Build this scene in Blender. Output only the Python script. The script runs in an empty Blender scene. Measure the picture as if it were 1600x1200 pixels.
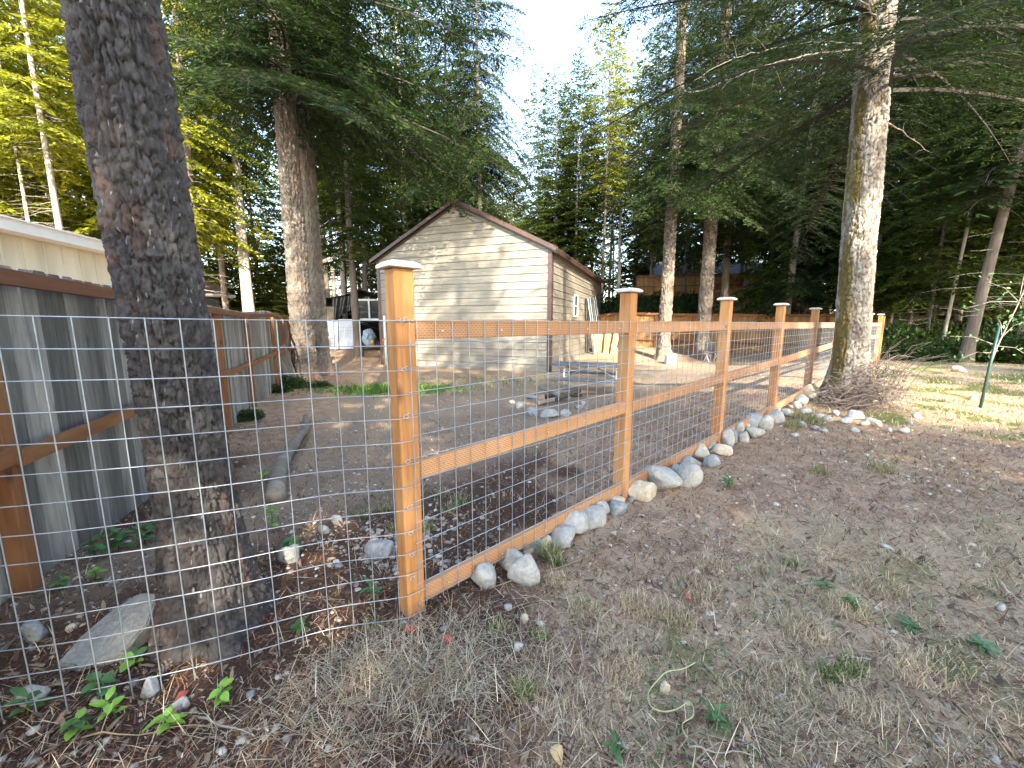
import bpy, bmesh, math, random
import numpy as np
from mathutils import Vector, Matrix

# ------------------------------------------------------------------ camera, sky, sun, exposure
scene = bpy.context.scene
col = scene.collection
FPX = 624.4                      # focal length in pixels of a 1600 px wide frame
PITCH = math.radians(8.62)
CAMZ = 1.42
cam_d = bpy.data.cameras.new('camera')
cam_d.sensor_width = 36.0
cam_d.lens = 36.0 * FPX / 1600.0
cam_d.clip_start = 0.05
cam_d.clip_end = 3000
cam = bpy.data.objects.new('camera', cam_d)
cam.location = (0, 0, CAMZ)
cam.rotation_euler = (math.pi / 2 - PITCH, 0, 0)
col.objects.link(cam)
scene.camera = cam

SUN_EL = math.radians(31)
SUN_AZ = math.radians(13)        # 0 = straight behind the camera, positive = towards the right
tosun = Vector((math.sin(SUN_AZ) * math.cos(SUN_EL), -math.cos(SUN_AZ) * math.cos(SUN_EL), math.sin(SUN_EL)))
world = bpy.data.worlds.new('World')
scene.world = world
world.use_nodes = True
wn = world.node_tree
wn.nodes.clear()
sky = wn.nodes.new('ShaderNodeTexSky')
sky.sky_type = 'NISHITA'
sky.sun_disc = False
sky.sun_elevation = SUN_EL
sky.sun_rotation = math.atan2(tosun.x, tosun.y)
sky.air_density = 1.0
sky.dust_density = 0.7
sky.ozone_density = 0.8
bg = wn.nodes.new('ShaderNodeBackground')
bg.inputs['Strength'].default_value = 0.15
wo = wn.nodes.new('ShaderNodeOutputWorld')
wb = wn.nodes.new('ShaderNodeMix')            # the camera's white balance for open shade, over the whole sky alike
wb.data_type = 'RGBA'
wb.blend_type = 'MULTIPLY'
wb.inputs[0].default_value = 1.0
wb.inputs[7].default_value = (1.08, 1.0, 0.90, 1.0)
wn.links.new(sky.outputs[0], wb.inputs[6])
wn.links.new(wb.outputs[2], bg.inputs[0])
wn.links.new(bg.outputs[0], wo.inputs[0])
sun_d = bpy.data.lights.new('sun', 'SUN')
sun_d.energy = 3.2
sun_d.angle = math.radians(0.5)
sun_d.color = (1.0, 0.90, 0.72)
sun = bpy.data.objects.new('sun', sun_d)
sun.rotation_euler = tosun.to_track_quat('Z', 'Y').to_euler()
sun.location = (20, -20, 30)
col.objects.link(sun)
vs = scene.view_settings
vs.view_transform = 'Standard'
vs.look = 'None'
vs.exposure = 3.02
vs.gamma = 1.0
vs.use_curve_mapping = False
scene.cycles.use_denoising = True
scene.cycles.use_adaptive_sampling = True
scene.cycles.adaptive_threshold = 0.02
scene.cycles.max_bounces = 5
scene.cycles.diffuse_bounces = 2
scene.cycles.glossy_bounces = 2
scene.cycles.transmission_bounces = 4
scene.cycles.transparent_max_bounces = 5

random.seed(7)
rng = np.random.default_rng(11)

# ------------------------------------------------------------------ terrain function and layout helpers
FX, FY = -0.492, 1.79                                   # corner post of the wire fence
TH = math.radians(41.4)
DX, DY = math.cos(TH), math.sin(TH)
BAY = 1.79


def sst(a, b, x):
    t = np.clip((np.asarray(x, float) - a) / (b - a), 0, 1)
    return t * t * (3 - 2 * t)


def ts(x, y):
    return (x - FX) * DX + (y - FY) * DY, -(x - FX) * DY + (y - FY) * DX


def gz(x, y):
    t, s = ts(np.asarray(x, float), np.asarray(y, float))
    A = 0.035 * np.clip(t, -1.0, 9)
    z = A - sst(0, 5.5, s) * (0.38 + A)
    z = z + 0.9 * sst(17, 30, y) * sst(-30, -12, x) + 0.0
    z = z + 2.6 * sst(23.5, 31, y) * sst(3.0, 8.0, x) * (1 - sst(24, 34, x))
    return z


def gzf(x, y):
    return float(gz(x, y))


def ray(px, py):
    u = (px - 800) / FPX
    v = (600 - py) / FPX
    return np.array([u, math.cos(PITCH) + v * math.sin(PITCH), -math.sin(PITCH) + v * math.cos(PITCH)])


def at(px, py, Y):
    r = ray(px, py)
    k = Y / r[1]
    return Vector((r[0] * k, Y, CAMZ + r[2] * k))


def G(px, py):
    r = ray(px, py)
    k = 0.4
    while k < 90:
        x, y, z = r[0] * k, r[1] * k, CAMZ + r[2] * k
        if z <= gzf(x, y):
            break
        k += 0.01
    return Vector((x, y, gzf(x, y)))


# ------------------------------------------------------------------ noise
def hsh(i, j, k=0, seed=0):
    n = (np.asarray(i).astype(np.int64) * 374761393 + np.asarray(j).astype(np.int64) * 668265263
         + np.asarray(k).astype(np.int64) * 2147483647 + seed * 1274126177) & 0xFFFFFFFF
    n = ((n ^ (n >> 13)) * 1274126177) & 0xFFFFFFFF
    n = ((n ^ (n >> 16)) * 2246822519) & 0xFFFFFFFF
    return ((n ^ (n >> 15)) & 0xFFFFFF) / float(0xFFFFFF)


def vnoise(x, y, z=None, seed=0):
    x = np.asarray(x, float)
    y = np.asarray(y, float)
    z = np.zeros_like(x) if z is None else np.asarray(z, float)
    i, j, k = np.floor(x), np.floor(y), np.floor(z)
    fx, fy, fz = x - i, y - j, z - k
    fx, fy, fz = [f * f * (3 - 2 * f) for f in (fx, fy, fz)]
    r = 0
    for a in (0, 1):
        for b in (0, 1):
            for c in (0, 1):
                w = (fx if a else 1 - fx) * (fy if b else 1 - fy) * (fz if c else 1 - fz)
                r = r + w * hsh(i + a, j + b, k + c, seed)
    return r


def fbm(x, y, z=None, seed=0, o=4):
    r, a, t = 0, 0.5, 0
    for q in range(o):
        f = 2 ** q
        r = r + a * vnoise(np.asarray(x) * f, np.asarray(y) * f, None if z is None else np.asarray(z) * f, seed + q)
        t += a
        a *= 0.5
    return r / t


def cells(u, v, nu, seed=0):
    """cellular noise, u wraps at nu; returns f1, f2, a random number of the nearest cell and a tilt across it"""
    iu, iv = np.floor(u), np.floor(v)
    f1 = np.full(u.shape, 9.0)
    f2 = np.full(u.shape, 9.0)
    idv = np.zeros(u.shape)
    tx = np.zeros(u.shape)
    for a in (-1, 0, 1):
        for b in (-1, 0, 1):
            cu, cv = iu + a, iv + b
            wu = np.mod(cu, nu)
            px = cu + 0.15 + 0.7 * hsh(wu, cv, 1, seed)
            py = cv + 0.15 + 0.7 * hsh(wu, cv, 2, seed)
            d = np.hypot(px - u, py - v)
            r = hsh(wu, cv, 3, seed)
            near = d < f1
            tx = np.where(near, (px - u) * (hsh(wu, cv, 4, seed) - .5) * 2 + (py - v) * (hsh(wu, cv, 5, seed) * 1.2 + .1), tx)
            f2 = np.where(near, f1, np.minimum(f2, d))
            idv = np.where(near, r, idv)
            f1 = np.where(near, d, f1)
    return f1, f2, idv, tx


# ------------------------------------------------------------------ mesh helpers
origin = {}


def mesh_np(name, V, Q=None, T=None, mats=(), midx=None, smooth=False, attrs=None):
    V = np.ascontiguousarray(V, dtype=np.float32)
    me = bpy.data.meshes.new(name)
    nq = 0 if Q is None else len(Q)
    nt = 0 if T is None else len(T)
    loops = []
    if nq:
        loops.append(np.asarray(Q, np.int32).ravel())
    if nt:
        loops.append(np.asarray(T, np.int32).ravel())
    loops = np.concatenate(loops)
    me.vertices.add(len(V))
    me.vertices.foreach_set('co', V.ravel())
    me.loops.add(len(loops))
    me.loops.foreach_set('vertex_index', loops)
    me.polygons.add(nq + nt)
    st = np.concatenate([np.arange(nq) * 4, nq * 4 + np.arange(nt) * 3]).astype(np.int32)
    me.polygons.foreach_set('loop_start', st)
    if midx is not None:
        me.polygons.foreach_set('material_index', np.asarray(midx, np.int32))
    me.polygons.foreach_set('use_smooth', np.full(nq + nt, bool(smooth)))
    for m in mats:
        me.materials.append(m)
    if attrs:
        for an, arr in attrs.items():
            arr = np.ascontiguousarray(arr, dtype=np.float32)
            if arr.ndim == 1:
                a = me.attributes.new(an, 'FLOAT', 'POINT')
                a.data.foreach_set('value', arr)
            else:
                a = me.attributes.new(an, 'FLOAT_COLOR', 'POINT')
                if arr.shape[1] == 3:
                    arr = np.ascontiguousarray(np.hstack([arr, np.ones((len(arr), 1), np.float32)]))
                a.data.foreach_set('color', arr.ravel())
    me.update()
    me.validate()
    return me


def link(name, data, parent=None, loc=(0, 0, 0)):
    o = bpy.data.objects.new(name, data)
    col.objects.link(o)
    if parent is not None:
        o.parent = parent
        origin[o.name] = origin[parent.name]
    else:
        origin[o.name] = Vector(loc)
    o.location = loc
    return o


def tag(o, label=None, cat=None, group=None, kind=None):
    if label:
        o['label'] = label
    if cat:
        o['category'] = cat
    if group:
        o['group'] = group
    if kind:
        o['kind'] = kind
    return o


def thing(name, label, cat, loc, group=None):
    o = bpy.data.objects.new(name, None)
    o.empty_display_size = 0.1
    col.objects.link(o)
    o.location = loc
    origin[o.name] = Vector(loc)
    return tag(o, label, cat, group)


class MB:
    """collects geometry in world coordinates, becomes ONE mesh object"""

    def __init__(self):
        self.v, self.f = [], []

    def add(self, vs, fs):
        b = len(self.v)
        self.v += [tuple(p) for p in vs]
        self.f += [tuple(b + i for i in f) for f in fs]
        return self

    def box(self, c, s, ax=None):
        c = Vector(c)
        X, Y, Z = ax if ax else (Vector((1, 0, 0)), Vector((0, 1, 0)), Vector((0, 0, 1)))
        p = [c + X * (sx * s[0] / 2) + Y * (sy * s[1] / 2) + Z * (sz * s[2] / 2)
             for sx in (-1, 1) for sy in (-1, 1) for sz in (-1, 1)]
        return self.add(p, [(0, 1, 3, 2), (4, 6, 7, 5), (0, 4, 5, 1), (2, 3, 7, 6), (0, 2, 6, 4), (1, 5, 7, 3)])

    def prism(self, pts, off):
        off = Vector(off)
        n = len(pts)
        P = [Vector(p) for p in pts]
        fs = [tuple(range(n)), tuple(range(2 * n - 1, n - 1, -1))]
        fs += [(i, i + n, (i + 1) % n + n, (i + 1) % n) for i in range(n)]
        return self.add(P + [p + off for p in P], fs)

    def tube(self, pts, rad, n=8, cap=True):
        P = [Vector(p) for p in pts]
        R = rad if hasattr(rad, '__len__') else [rad] * len(P)
        vs = []
        prev = None
        for i, p in enumerate(P):
            t = (P[min(i + 1, len(P) - 1)] - P[max(i - 1, 0)]).normalized()
            ref = prev if prev is not None else (Vector((0, 0, 1)) if abs(t.z) < 0.9 else Vector((1, 0, 0)))
            a = (ref - t * ref.dot(t)).normalized()
            prev = a
            b = t.cross(a)
            for k in range(n):
                an = 2 * math.pi * k / n
                vs.append(p + (a * math.cos(an) + b * math.sin(an)) * R[i])
        fs = []
        for i in range(len(P) - 1):
            for k in range(n):
                fs.append((i * n + k, i * n + (k + 1) % n, (i + 1) * n + (k + 1) % n, (i + 1) * n + k))
        if cap:
            fs.append(tuple(range(n - 1, -1, -1)))
            fs.append(tuple((len(P) - 1) * n + k for k in range(n)))
        return self.add(vs, fs)

    def build(self, name, mat, parent=None, loc=None, smooth=False):
        base = origin[parent.name] if parent is not None else (Vector(loc) if loc is not None else Vector((0, 0, 0)))
        me = bpy.data.meshes.new(name)
        inv = parent.matrix_basis.inverted() if parent is not None and parent.parent is not None else None
        vv = [Vector(p) - base for p in self.v]
        if inv is not None:
            vv = [inv @ p for p in vv]
        me.from_pydata([tuple(p) for p in vv], [], self.f)
        if smooth:
            me.polygons.foreach_set('use_smooth', [True] * len(me.polygons))
        me.materials.append(mat)
        me.update()
        if parent is not None:
            return link(name, me, parent)
        return link(name, me, None, base)


_beam = {}


def beam_mesh(L, w, h, bev, mat, dog=0.0):
    key = (round(L, 3), round(w, 3), round(h, 3), bev, mat.name, dog)
    if key in _beam:
        return _beam[key]
    bm = bmesh.new()
    bmesh.ops.create_cube(bm, size=1.0)
    for v in bm.verts:
        v.co = Vector((v.co.x * L, v.co.y * w, v.co.z * h))
    if bev:
        bmesh.ops.bevel(bm, geom=list(bm.edges), offset=bev, segments=1, affect='EDGES')
    me = bpy.data.meshes.new('beam')
    bm.to_mesh(me)
    bm.free()
    me.materials.append(mat)
    _beam[key] = me
    return me


def beam(name, p0, p1, w, h, mat, parent, up=(0, 0, 1), bev=0.003):
    """a timber from p0 to p1: local x along it, h measured towards up, w across"""
    p0, p1 = Vector(p0), Vector(p1)
    X = (p1 - p0)
    L = X.length
    X.normalize()
    up = Vector(up)
    Z = (up - X * up.dot(X)).normalized()
    Y = Z.cross(X)
    o = link(name, beam_mesh(L, w, h, bev, mat), parent)
    M = Matrix((X, Y, Z)).transposed().to_4x4()
    base = origin[parent.name] if parent is not None else Vector((0, 0, 0))
    M.translation = (p0 + p1) / 2 - base
    if parent is not None and parent.parent is not None:
        # parent is itself a part: undo its own placement
        M = parent.matrix_basis.inverted() @ M
    o.matrix_basis = M
    return o
# ------------------------------------------------------------------ materials
def new_mat(name):
    m = bpy.data.materials.new(name)
    m.use_nodes = True
    nt = m.node_tree
    nt.nodes.clear()
    out = nt.nodes.new('ShaderNodeOutputMaterial')
    b = nt.nodes.new('ShaderNodeBsdfPrincipled')
    nt.links.new(b.outputs[0], out.inputs[0])
    return m, nt, b, out


def N(nt, t, **kw):
    n = nt.nodes.new(t)
    for k, v in kw.items():
        if k in n.inputs:
            n.inputs[k].default_value = v
        else:
            setattr(n, k, v)
    return n


def mixc(nt, fac, a, b, blend='MIX'):
    n = nt.nodes.new('ShaderNodeMix')
    n.data_type = 'RGBA'
    n.blend_type = blend
    for i, x in ((0, fac), (6, a), (7, b)):
        if hasattr(x, 'is_linked') or hasattr(x, 'links'):
            nt.links.new(x, n.inputs[i])
        elif i == 0:
            n.inputs[0].default_value = x
        else:
            n.inputs[i].default_value = (x[0], x[1], x[2], 1)
    return n.outputs[2]


def ramp(nt, src, lo, hi):
    n = nt.nodes.new('ShaderNodeMapRange')
    n.inputs[1].default_value = lo
    n.inputs[2].default_value = hi
    nt.links.new(src, n.inputs[0])
    return n.outputs[0]


def coords(nt, scale=(1, 1, 1), kind='Object', rnd=True):
    tc = nt.nodes.new('ShaderNodeTexCoord')
    mp = nt.nodes.new('ShaderNodeMapping')
    mp.inputs['Scale'].default_value = scale
    nt.links.new(tc.outputs[kind], mp.inputs[0])
    if rnd:
        oi = nt.nodes.new('ShaderNodeObjectInfo')
        mu = nt.nodes.new('ShaderNodeMath')
        mu.operation = 'MULTIPLY'
        mu.inputs[1].default_value = 37.0
        nt.links.new(oi.outputs['Random'], mu.inputs[0])
        nt.links.new(mu.outputs[0], mp.inputs['Location'])
    return mp.outputs[0]


def noise(nt, vec, scale, detail=4, rough=0.6, dist=0.0):
    n = nt.nodes.new('ShaderNodeTexNoise')
    n.inputs['Scale'].default_value = scale
    n.inputs['Detail'].default_value = detail
    n.inputs['Roughness'].default_value = rough
    n.inputs['Distortion'].default_value = dist
    nt.links.new(vec, n.inputs['Vector'])
    return n.outputs[0]


def bump(nt, b, h, strength, dist):
    n = nt.nodes.new('ShaderNodeBump')
    n.inputs['Strength'].default_value = strength
    n.inputs['Distance'].default_value = dist
    nt.links.new(h, n.inputs['Height'])
    nt.links.new(n.outputs[0], b.inputs['Normal'])
    return n


def surf(name, c1, c2, scale=8, rough=0.85, bmp=0.3, bdist=0.005, stretch=(1, 1, 1), lo=0.3, hi=0.7, metal=0.0, c3=None, s3=1.5, rnd=True, kind='Object', detail=5):
    m, nt, b, out = new_mat(name)
    vec = coords(nt, stretch, kind, rnd)
    n1 = noise(nt, vec, scale, detail)
    c = mixc(nt, ramp(nt, n1, lo, hi), c1, c2)
    if c3 is not None:
        n3 = noise(nt, vec, s3, 3)
        c = mixc(nt, ramp(nt, n3, 0.48, 0.66), c, c3)
    nt.links.new(c, b.inputs['Base Color'])
    b.inputs['Roughness'].default_value = rough
    b.inputs['Metallic'].default_value = metal
    if bmp:
        bump(nt, b, n1, bmp, bdist)
    return m


def wood(name, c1, c2, c3, rough=0.8, grain=60, incise=False, varc=0.35):
    """long grain along the piece's own x axis; every piece differs a little"""
    m, nt, b, out = new_mat(name)
    vec = coords(nt, (0.06, 1, 1))
    g = noise(nt, vec, grain, 6, 0.65, 0.4)
    vec2 = coords(nt, (0.35, 1.6, 1.6))
    blot = noise(nt, vec2, 4, 3)
    c = mixc(nt, ramp(nt, g, 0.34, 0.66), c1, c2)
    c = mixc(nt, ramp(nt, blot, 0.45, 0.72), c, c3)
    # knots
    vec3 = coords(nt, (0.45, 1, 1))
    vor = nt.nodes.new('ShaderNodeTexVoronoi')
    vor.inputs['Scale'].default_value = 4.6
    nt.links.new(vec3, vor.inputs['Vector'])
    kn = ramp(nt, vor.outputs['Distance'], 0.125, 0.04)
    c = mixc(nt, kn, c, (c1[0] * .35, c1[1] * .3, c1[2] * .3))
    h = g
    if incise:
        br = nt.nodes.new('ShaderNodeTexBrick')
        br.inputs['Scale'].default_value = 1.0
        br.inputs['Brick Width'].default_value = 0.022
        br.inputs['Row Height'].default_value = 0.0105
        br.inputs['Mortar Size'].default_value = 0.0036
        br.inputs['Mortar Smooth'].default_value = 0.1
        tc = nt.nodes.new('ShaderNodeTexCoord')
        sw = nt.nodes.new('ShaderNodeSeparateXYZ')
        cb = nt.nodes.new('ShaderNodeCombineXYZ')
        nt.links.new(tc.outputs['Object'], sw.inputs[0])
        nt.links.new(sw.outputs[0], cb.inputs[0])
        nt.links.new(sw.outputs[2], cb.inputs[1])
        nt.links.new(cb.outputs[0], br.inputs['Vector'])
        c = mixc(nt, ramp(nt, br.outputs['Fac'], 1.6, 0.0), c, (c1[0] * .45, c1[1] * .38, c1[2] * .35))
    oi = nt.nodes.new('ShaderNodeObjectInfo')
    hv = nt.nodes.new('ShaderNodeHueSaturation')
    mr = nt.nodes.new('ShaderNodeMapRange')
    mr.inputs[3].default_value = 1 - varc
    mr.inputs[4].default_value = 1 + varc * .6
    nt.links.new(oi.outputs['Random'], mr.inputs[0])
    nt.links.new(mr.outputs[0], hv.inputs['Value'])
    nt.links.new(c, hv.inputs['Color'])
    nt.links.new(hv.outputs[0], b.inputs['Base Color'])
    b.inputs['Roughness'].default_value = rough
    bump(nt, b, h, 0.5, 0.003)
    return m


def leafmat(name, c1, c2, transl=0.3, attr=True, spread=0.0):
    """foliage: colour between c1 and c2 by the per-twig 'tint' attribute and a slow noise over the crown"""
    m, nt, b, out = new_mat(name)
    a = nt.nodes.new('ShaderNodeAttribute')
    a.attribute_name = 'tint'
    vec = coords(nt, (1, 1, 1), 'Object', True)
    n1 = noise(nt, vec, 0.7, 2)
    ad = nt.nodes.new('ShaderNodeMath')
    ad.operation = 'ADD'
    nt.links.new(ramp(nt, n1, 0.3, 0.7), ad.inputs[0])
    nt.links.new(a.outputs['Fac'], ad.inputs[1])
    c = mixc(nt, ramp(nt, ad.outputs[0], 0.3, 1.7), c1, c2)
    b.inputs['Roughness'].default_value = 0.6
    b.inputs['Specular IOR Level'].default_value = 0.25
    nt.links.new(c, b.inputs['Base Color'])
    tr = nt.nodes.new('ShaderNodeBsdfTranslucent')
    nt.links.new(c, tr.inputs['Color'])
    ms = nt.nodes.new('ShaderNodeMixShader')
    ms.inputs[0].default_value = transl
    nt.links.new(b.outputs[0], ms.inputs[1])
    nt.links.new(tr.outputs[0], ms.inputs[2])
    nt.links.new(ms.outputs[0], out.inputs[0])
    return m


def vcol(name, rough=0.8, bmp=0.0, bscale=60, transl=0.0, var=0.0, vscale=6.0):
    """colour from the 'Col' attribute"""
    m, nt, b, out = new_mat(name)
    a = nt.nodes.new('ShaderNodeAttribute')
    a.attribute_name = 'Col'
    c = a.outputs['Color']
    vec = coords(nt, (1, 1, 1), 'Object', False)
    if var:
        n1 = noise(nt, vec, vscale, 5)
        c = mixc(nt, ramp(nt, n1, 0.3, 0.7), mixc(nt, 1.0, c, (1 - var,) * 3, 'MULTIPLY'), mixc(nt, 1.0, c, (1 + var,) * 3, 'MULTIPLY'))
    nt.links.new(c, b.inputs['Base Color'])
    b.inputs['Roughness'].default_value = rough
    b.inputs['Specular IOR Level'].default_value = 0.3
    if bmp:
        bump(nt, b, noise(nt, vec, bscale, 6, 0.7), bmp, 0.01)
    if transl:
        tr = nt.nodes.new('ShaderNodeBsdfTranslucent')
        nt.links.new(c, tr.inputs['Color'])
        ms = nt.nodes.new('ShaderNodeMixShader')
        ms.inputs[0].default_value = transl
        nt.links.new(b.outputs[0], ms.inputs[1])
        nt.links.new(tr.outputs[0], ms.inputs[2])
        nt.links.new(ms.outputs[0], out.inputs[0])
    return m


def plain(name, c, rough=0.6, metal=0.0, bmp=0.0, scale=20):
    return surf(name, tuple(x * .8 for x in c), tuple(min(1, x * 1.15) for x in c), scale, rough, bmp, 0.003, metal=metal)


M_cedar = wood('stained_cedar_post', (.53, .245, .078), (.37, .142, .040), (.58, .31, .125), grain=48, varc=.16)
M_rail = wood('stained_incised_rail', (.60, .315, .145), (.53, .255, .105), (.64, .37, .19), grain=40, incise=True, varc=.16)
M_cap = surf('weathered_cap_wood', (.50, .43, .36), (.66, .58, .50), 30, .8, .3, .003, (.2, 1, 1))
M_wire = surf('galvanised_wire', (.25, .28, .315), (.43, .46, .495), 9, .42, 0, metal=.5)
M_staple = surf('staple_steel', (.5, .5, .5), (.7, .7, .7), 30, .4, 0, metal=.7)
M_grey = wood('weathered_grey_board', (.27, .252, .228), (.125, .117, .108), (.36, .325, .28), grain=34, varc=.7)
M_brown = wood('brown_stained_rail', (.17, .066, .028), (.11, .040, .018), (.21, .092, .042), grain=40, varc=.12)
M_brownpost = wood('brown_stained_post', (.22, .085, .028), (.15, .055, .018), (.26, .115, .042), grain=40, varc=.12)
M_yellow = wood('yellow_cedar_board', (.26, .135, .042), (.185, .088, .026), (.30, .17, .062), grain=30, varc=.22)
M_siding = surf('tan_steel_siding', (.205, .187, .153), (.232, .213, .176), 3, .42, 0.0, .002, rnd=False)
M_trim = surf('brown_steel_trim', (.055, .030, .026), (.080, .044, .037), 5, .4, 0)
M_roof = surf('brown_steel_roof', (.05, .03, .027), (.07, .045, .04), 5, .45, .1)
M_white = surf('white_painted_metal', (.74, .75, .75), (.82, .82, .80), 6, .45, .05)
M_cream = surf('cream_home_siding', (.66, .62, .50), (.74, .70, .58), 3, .6, .1, stretch=(1, 1, .2), c3=(.52, .48, .36), s3=1.0)
M_glass = plain('dark_window_glass', (.03, .04, .045), .12)
M_dark = plain('interior_shade_black', (.012, .012, .013), .9)  # near-black walls: the unlit inside of the shelter put into colour
M_tarp = surf('black_tarpaulin', (.012, .013, .015), (.03, .032, .034), 12, .35, .4, .01)
M_corr = surf('white_corrugated_sheet', (.55, .62, .70), (.72, .76, .80), 4, .45, .1)
M_greyhouse = surf('dark_grey_siding', (.05, .06, .06), (.07, .08, .08), 4, .7, .1)
M_orange = surf('orange_plastic', (.75, .10, .015), (.85, .16, .03), 10, .5, .1)
M_bluebag = surf('pale_blue_sheeting', (.28, .38, .48), (.45, .53, .60), 10, .4, .3)
M_stone = surf('river_stone', (.25, .24, .22), (.38, .365, .33), 42, .85, .9, .012, c3=(.42, .395, .335), s3=13)
M_stone2 = surf('buff_river_stone', (.38, .30, .20), (.50, .42, .30), 42, .85, .9, .012, c3=(.55, .50, .40), s3=13)
M_stone3 = surf('blue_grey_stone', (.18, .19, .19), (.29, .30, .30), 42, .85, .9, .012, c3=(.38, .38, .36), s3=13)
M_granite = surf('speckled_granite', (.24, .225, .185), (.42, .39, .32), 60, .9, .7, .01, c3=(.34, .30, .22), s3=4)
M_tabletop = surf('dark_grey_table_coating', (.085, .095, .11), (.12, .135, .15), 20, .55, .2)
M_galv = surf('galvanised_tube', (.45, .47, .48), (.62, .64, .65), 20, .4, 0, metal=.5)
M_oldlog = wood('old_grey_log', (.20, .165, .125), (.12, .10, .075), (.26, .23, .18), grain=40, varc=.1)
M_char = surf('burnt_wood', (.03, .025, .022), (.10, .07, .05), 18, .9, .6, .01)
M_slab = wood('rough_slab_wood', (.32, .22, .11), (.21, .135, .06), (.40, .30, .17), grain=30, varc=.2)
M_needle_shaded = leafmat('fir_needles_shaded', (.005, .016, .0045), (.042, .072, .012), .36)  # dark fir, lowered further so forest shade sits in the colour
M_needle_mid = leafmat('fir_needles_half_shaded', (.013, .032, .005), (.098, .130, .014), .42)  # middle copy, part of the forest shade put into the colour
M_needle_lit = leafmat('fir_needles_sunlit_yellow_green', (.100, .130, .012), (.300, .300, .022), .45)  # yellow-green fir, brightened so sunlight sits in the colour
M_leafy = leafmat('undergrowth_leaves', (.014, .038, .010), (.060, .105, .022), .3)
M_leafy_y = leafmat('yellow_undergrowth_leaves', (.13, .14, .015), (.26, .24, .03), .4)
M_twig = surf('twig_bark', (.022, .017, .013), (.042, .034, .026), 20, .9, 0)
M_deadtwig = surf('dead_pale_twig', (.21, .175, .145), (.33, .29, .245), 20, .9, 0)
M_brush = surf('dead_brush_twigs', (.115, .085, .070), (.20, .16, .135), 20, .9, 0)
M_bark1 = vcol('furrowed_fir_bark', .95, .9, 90, var=.22, vscale=22)
M_bark2 = surf('far_fir_bark', (.095, .076, .060), (.19, .155, .125), 5, .95, .8, .03, (1, 1, .25))
M_bark3 = surf('far_pale_bark', (.27, .24, .20), (.42, .38, .32), 5, .95, .8, .02, (1, 1, .3))
M_leaf_bright = surf('bright_shrub_leaf', (.13, .26, .025), (.22, .36, .05), 30, .45, .2, .003)
M_leaf_green = surf('green_weed_leaf', (.035, .10, .028), (.07, .15, .04), 30, .5, .2, .003)
M_leaf_red = surf('red_dead_leaf', (.20, .035, .02), (.30, .06, .035), 30, .6, .3, .003)
M_leaf_tan = surf('tan_dead_leaf', (.42, .28, .12), (.55, .38, .18), 30, .6, .3, .003)
M_cone = surf('pine_cone_scales', (.10, .07, .055), (.19, .15, .12), 40, .9, .2)
M_scatter = vcol('loose_litter', .9)
M_blade = vcol('grass_blades', .75, transl=.25)
M_pebble = vcol('pebble_stone', .85, .3, 60, var=.12, vscale=30)
M_vine = plain('pale_green_string', (.33, .34, .18), .7)
M_stake = plain('dark_green_stake', (.015, .05, .045), .5)
# ------------------------------------------------------------------ ground
def graded(lo, hi, step, far_lo, far_hi, g=1.09):
    a = list(np.arange(lo, hi, step))
    d, x = step, a[-1]
    up = []
    while x < far_hi:
        d *= g
        x += d
        up.append(x)
    d, x = step, lo
    dn = []
    while x > far_lo:
        d *= g
        x -= d
        dn.append(x)
    return np.array(dn[::-1] + a + up)


def zone_masks(x, y):
    """what covers the ground where: straw grass outside, green tufts, bare yard dirt, needle litter"""
    t, s = ts(x, y)
    n = fbm(x * 1.1, y * 1.1, seed=3)
    n2 = fbm(x * 2.7, y * 2.7, seed=9)
    outside = 1 - sst(-0.15, 0.25, s)
    # dry grass close to the camera on the right, and far right meadow
    near = sst(0.25, -0.35, (y - 2.25) - 0.10 * (x - .3) + (n - .5) * 1.6) * sst(-.1, .6, x + (n2 - .5) * .9)
    meadow = sst(-.5, .8, (y - 4.4) * .75 + (x - 4.6) * .5 + (n - .5) * 1.8) * sst(3.6, 4.6, x)
    straw = np.clip(near + meadow, 0, 1) * outside
    heap = np.exp(-(((x + .42) / .55) ** 2 + ((y - 1.42) / .28) ** 2)) * outside
    straw = np.clip(straw + heap * .35, 0, 1)
    yard = sst(0.5, 2.2, s) * sst(-3.4, -2.0, x + (n - .5) * 1.2 + .35 * np.clip(y - 3, 0, 30) * .55)
    yard = yard * (1 - sst(30, 40, y))
    green = (np.exp(-(((x + 3.3) / 1.5) ** 2 + ((y - 10.9) / .75) ** 2)) * 1.3
             + .35 * np.exp(-(((x + .4) / 2.2) ** 2 + ((y - 12.6) / .8) ** 2)))
    green = green + meadow * outside * sst(.45, .62, n2) * .85 + near * outside * sst(.60, .74, n2) * .5
    return straw, yard, np.clip(green, 0, 1), outside


def humus_mask(x, y):
    """dark rotted litter near the panel and the big trunk"""
    n = fbm(x * 1.7, y * 1.7, seed=15)
    return sst(.55, -.25, x - .05 + (n - .5) * 1.3 - .10 * (y - 1.2)) * sst(6.5, 4.0, y)


gx = graded(-3.6, 4.6, 0.032, -420, 420)
gy = graded(0.75, 5.2, 0.032, -300, 700)
XX, YY = np.meshgrid(gx, gy)
ZZ = gz(XX, YY)
nearw = np.exp(-np.clip(np.hypot(XX, YY) - 3, 0, 99) / 5)
ZZ = ZZ + nearw * (0.035 * (fbm(XX * 2.2, YY * 2.2, seed=21) - .5) + 0.022 * (fbm(XX * 11, YY * 11, seed=22, o=3) - .5))
ZZ = ZZ + (1 - nearw) * 0.10 * (fbm(XX * .6, YY * .6, seed=23) - .5) * sst(5, 12, np.hypot(XX, YY))
heapz = np.exp(-(((XX + .42) / .5) ** 2 + ((YY - 1.42) / .25) ** 2))
ZZ = ZZ + .05 * heapz


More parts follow.
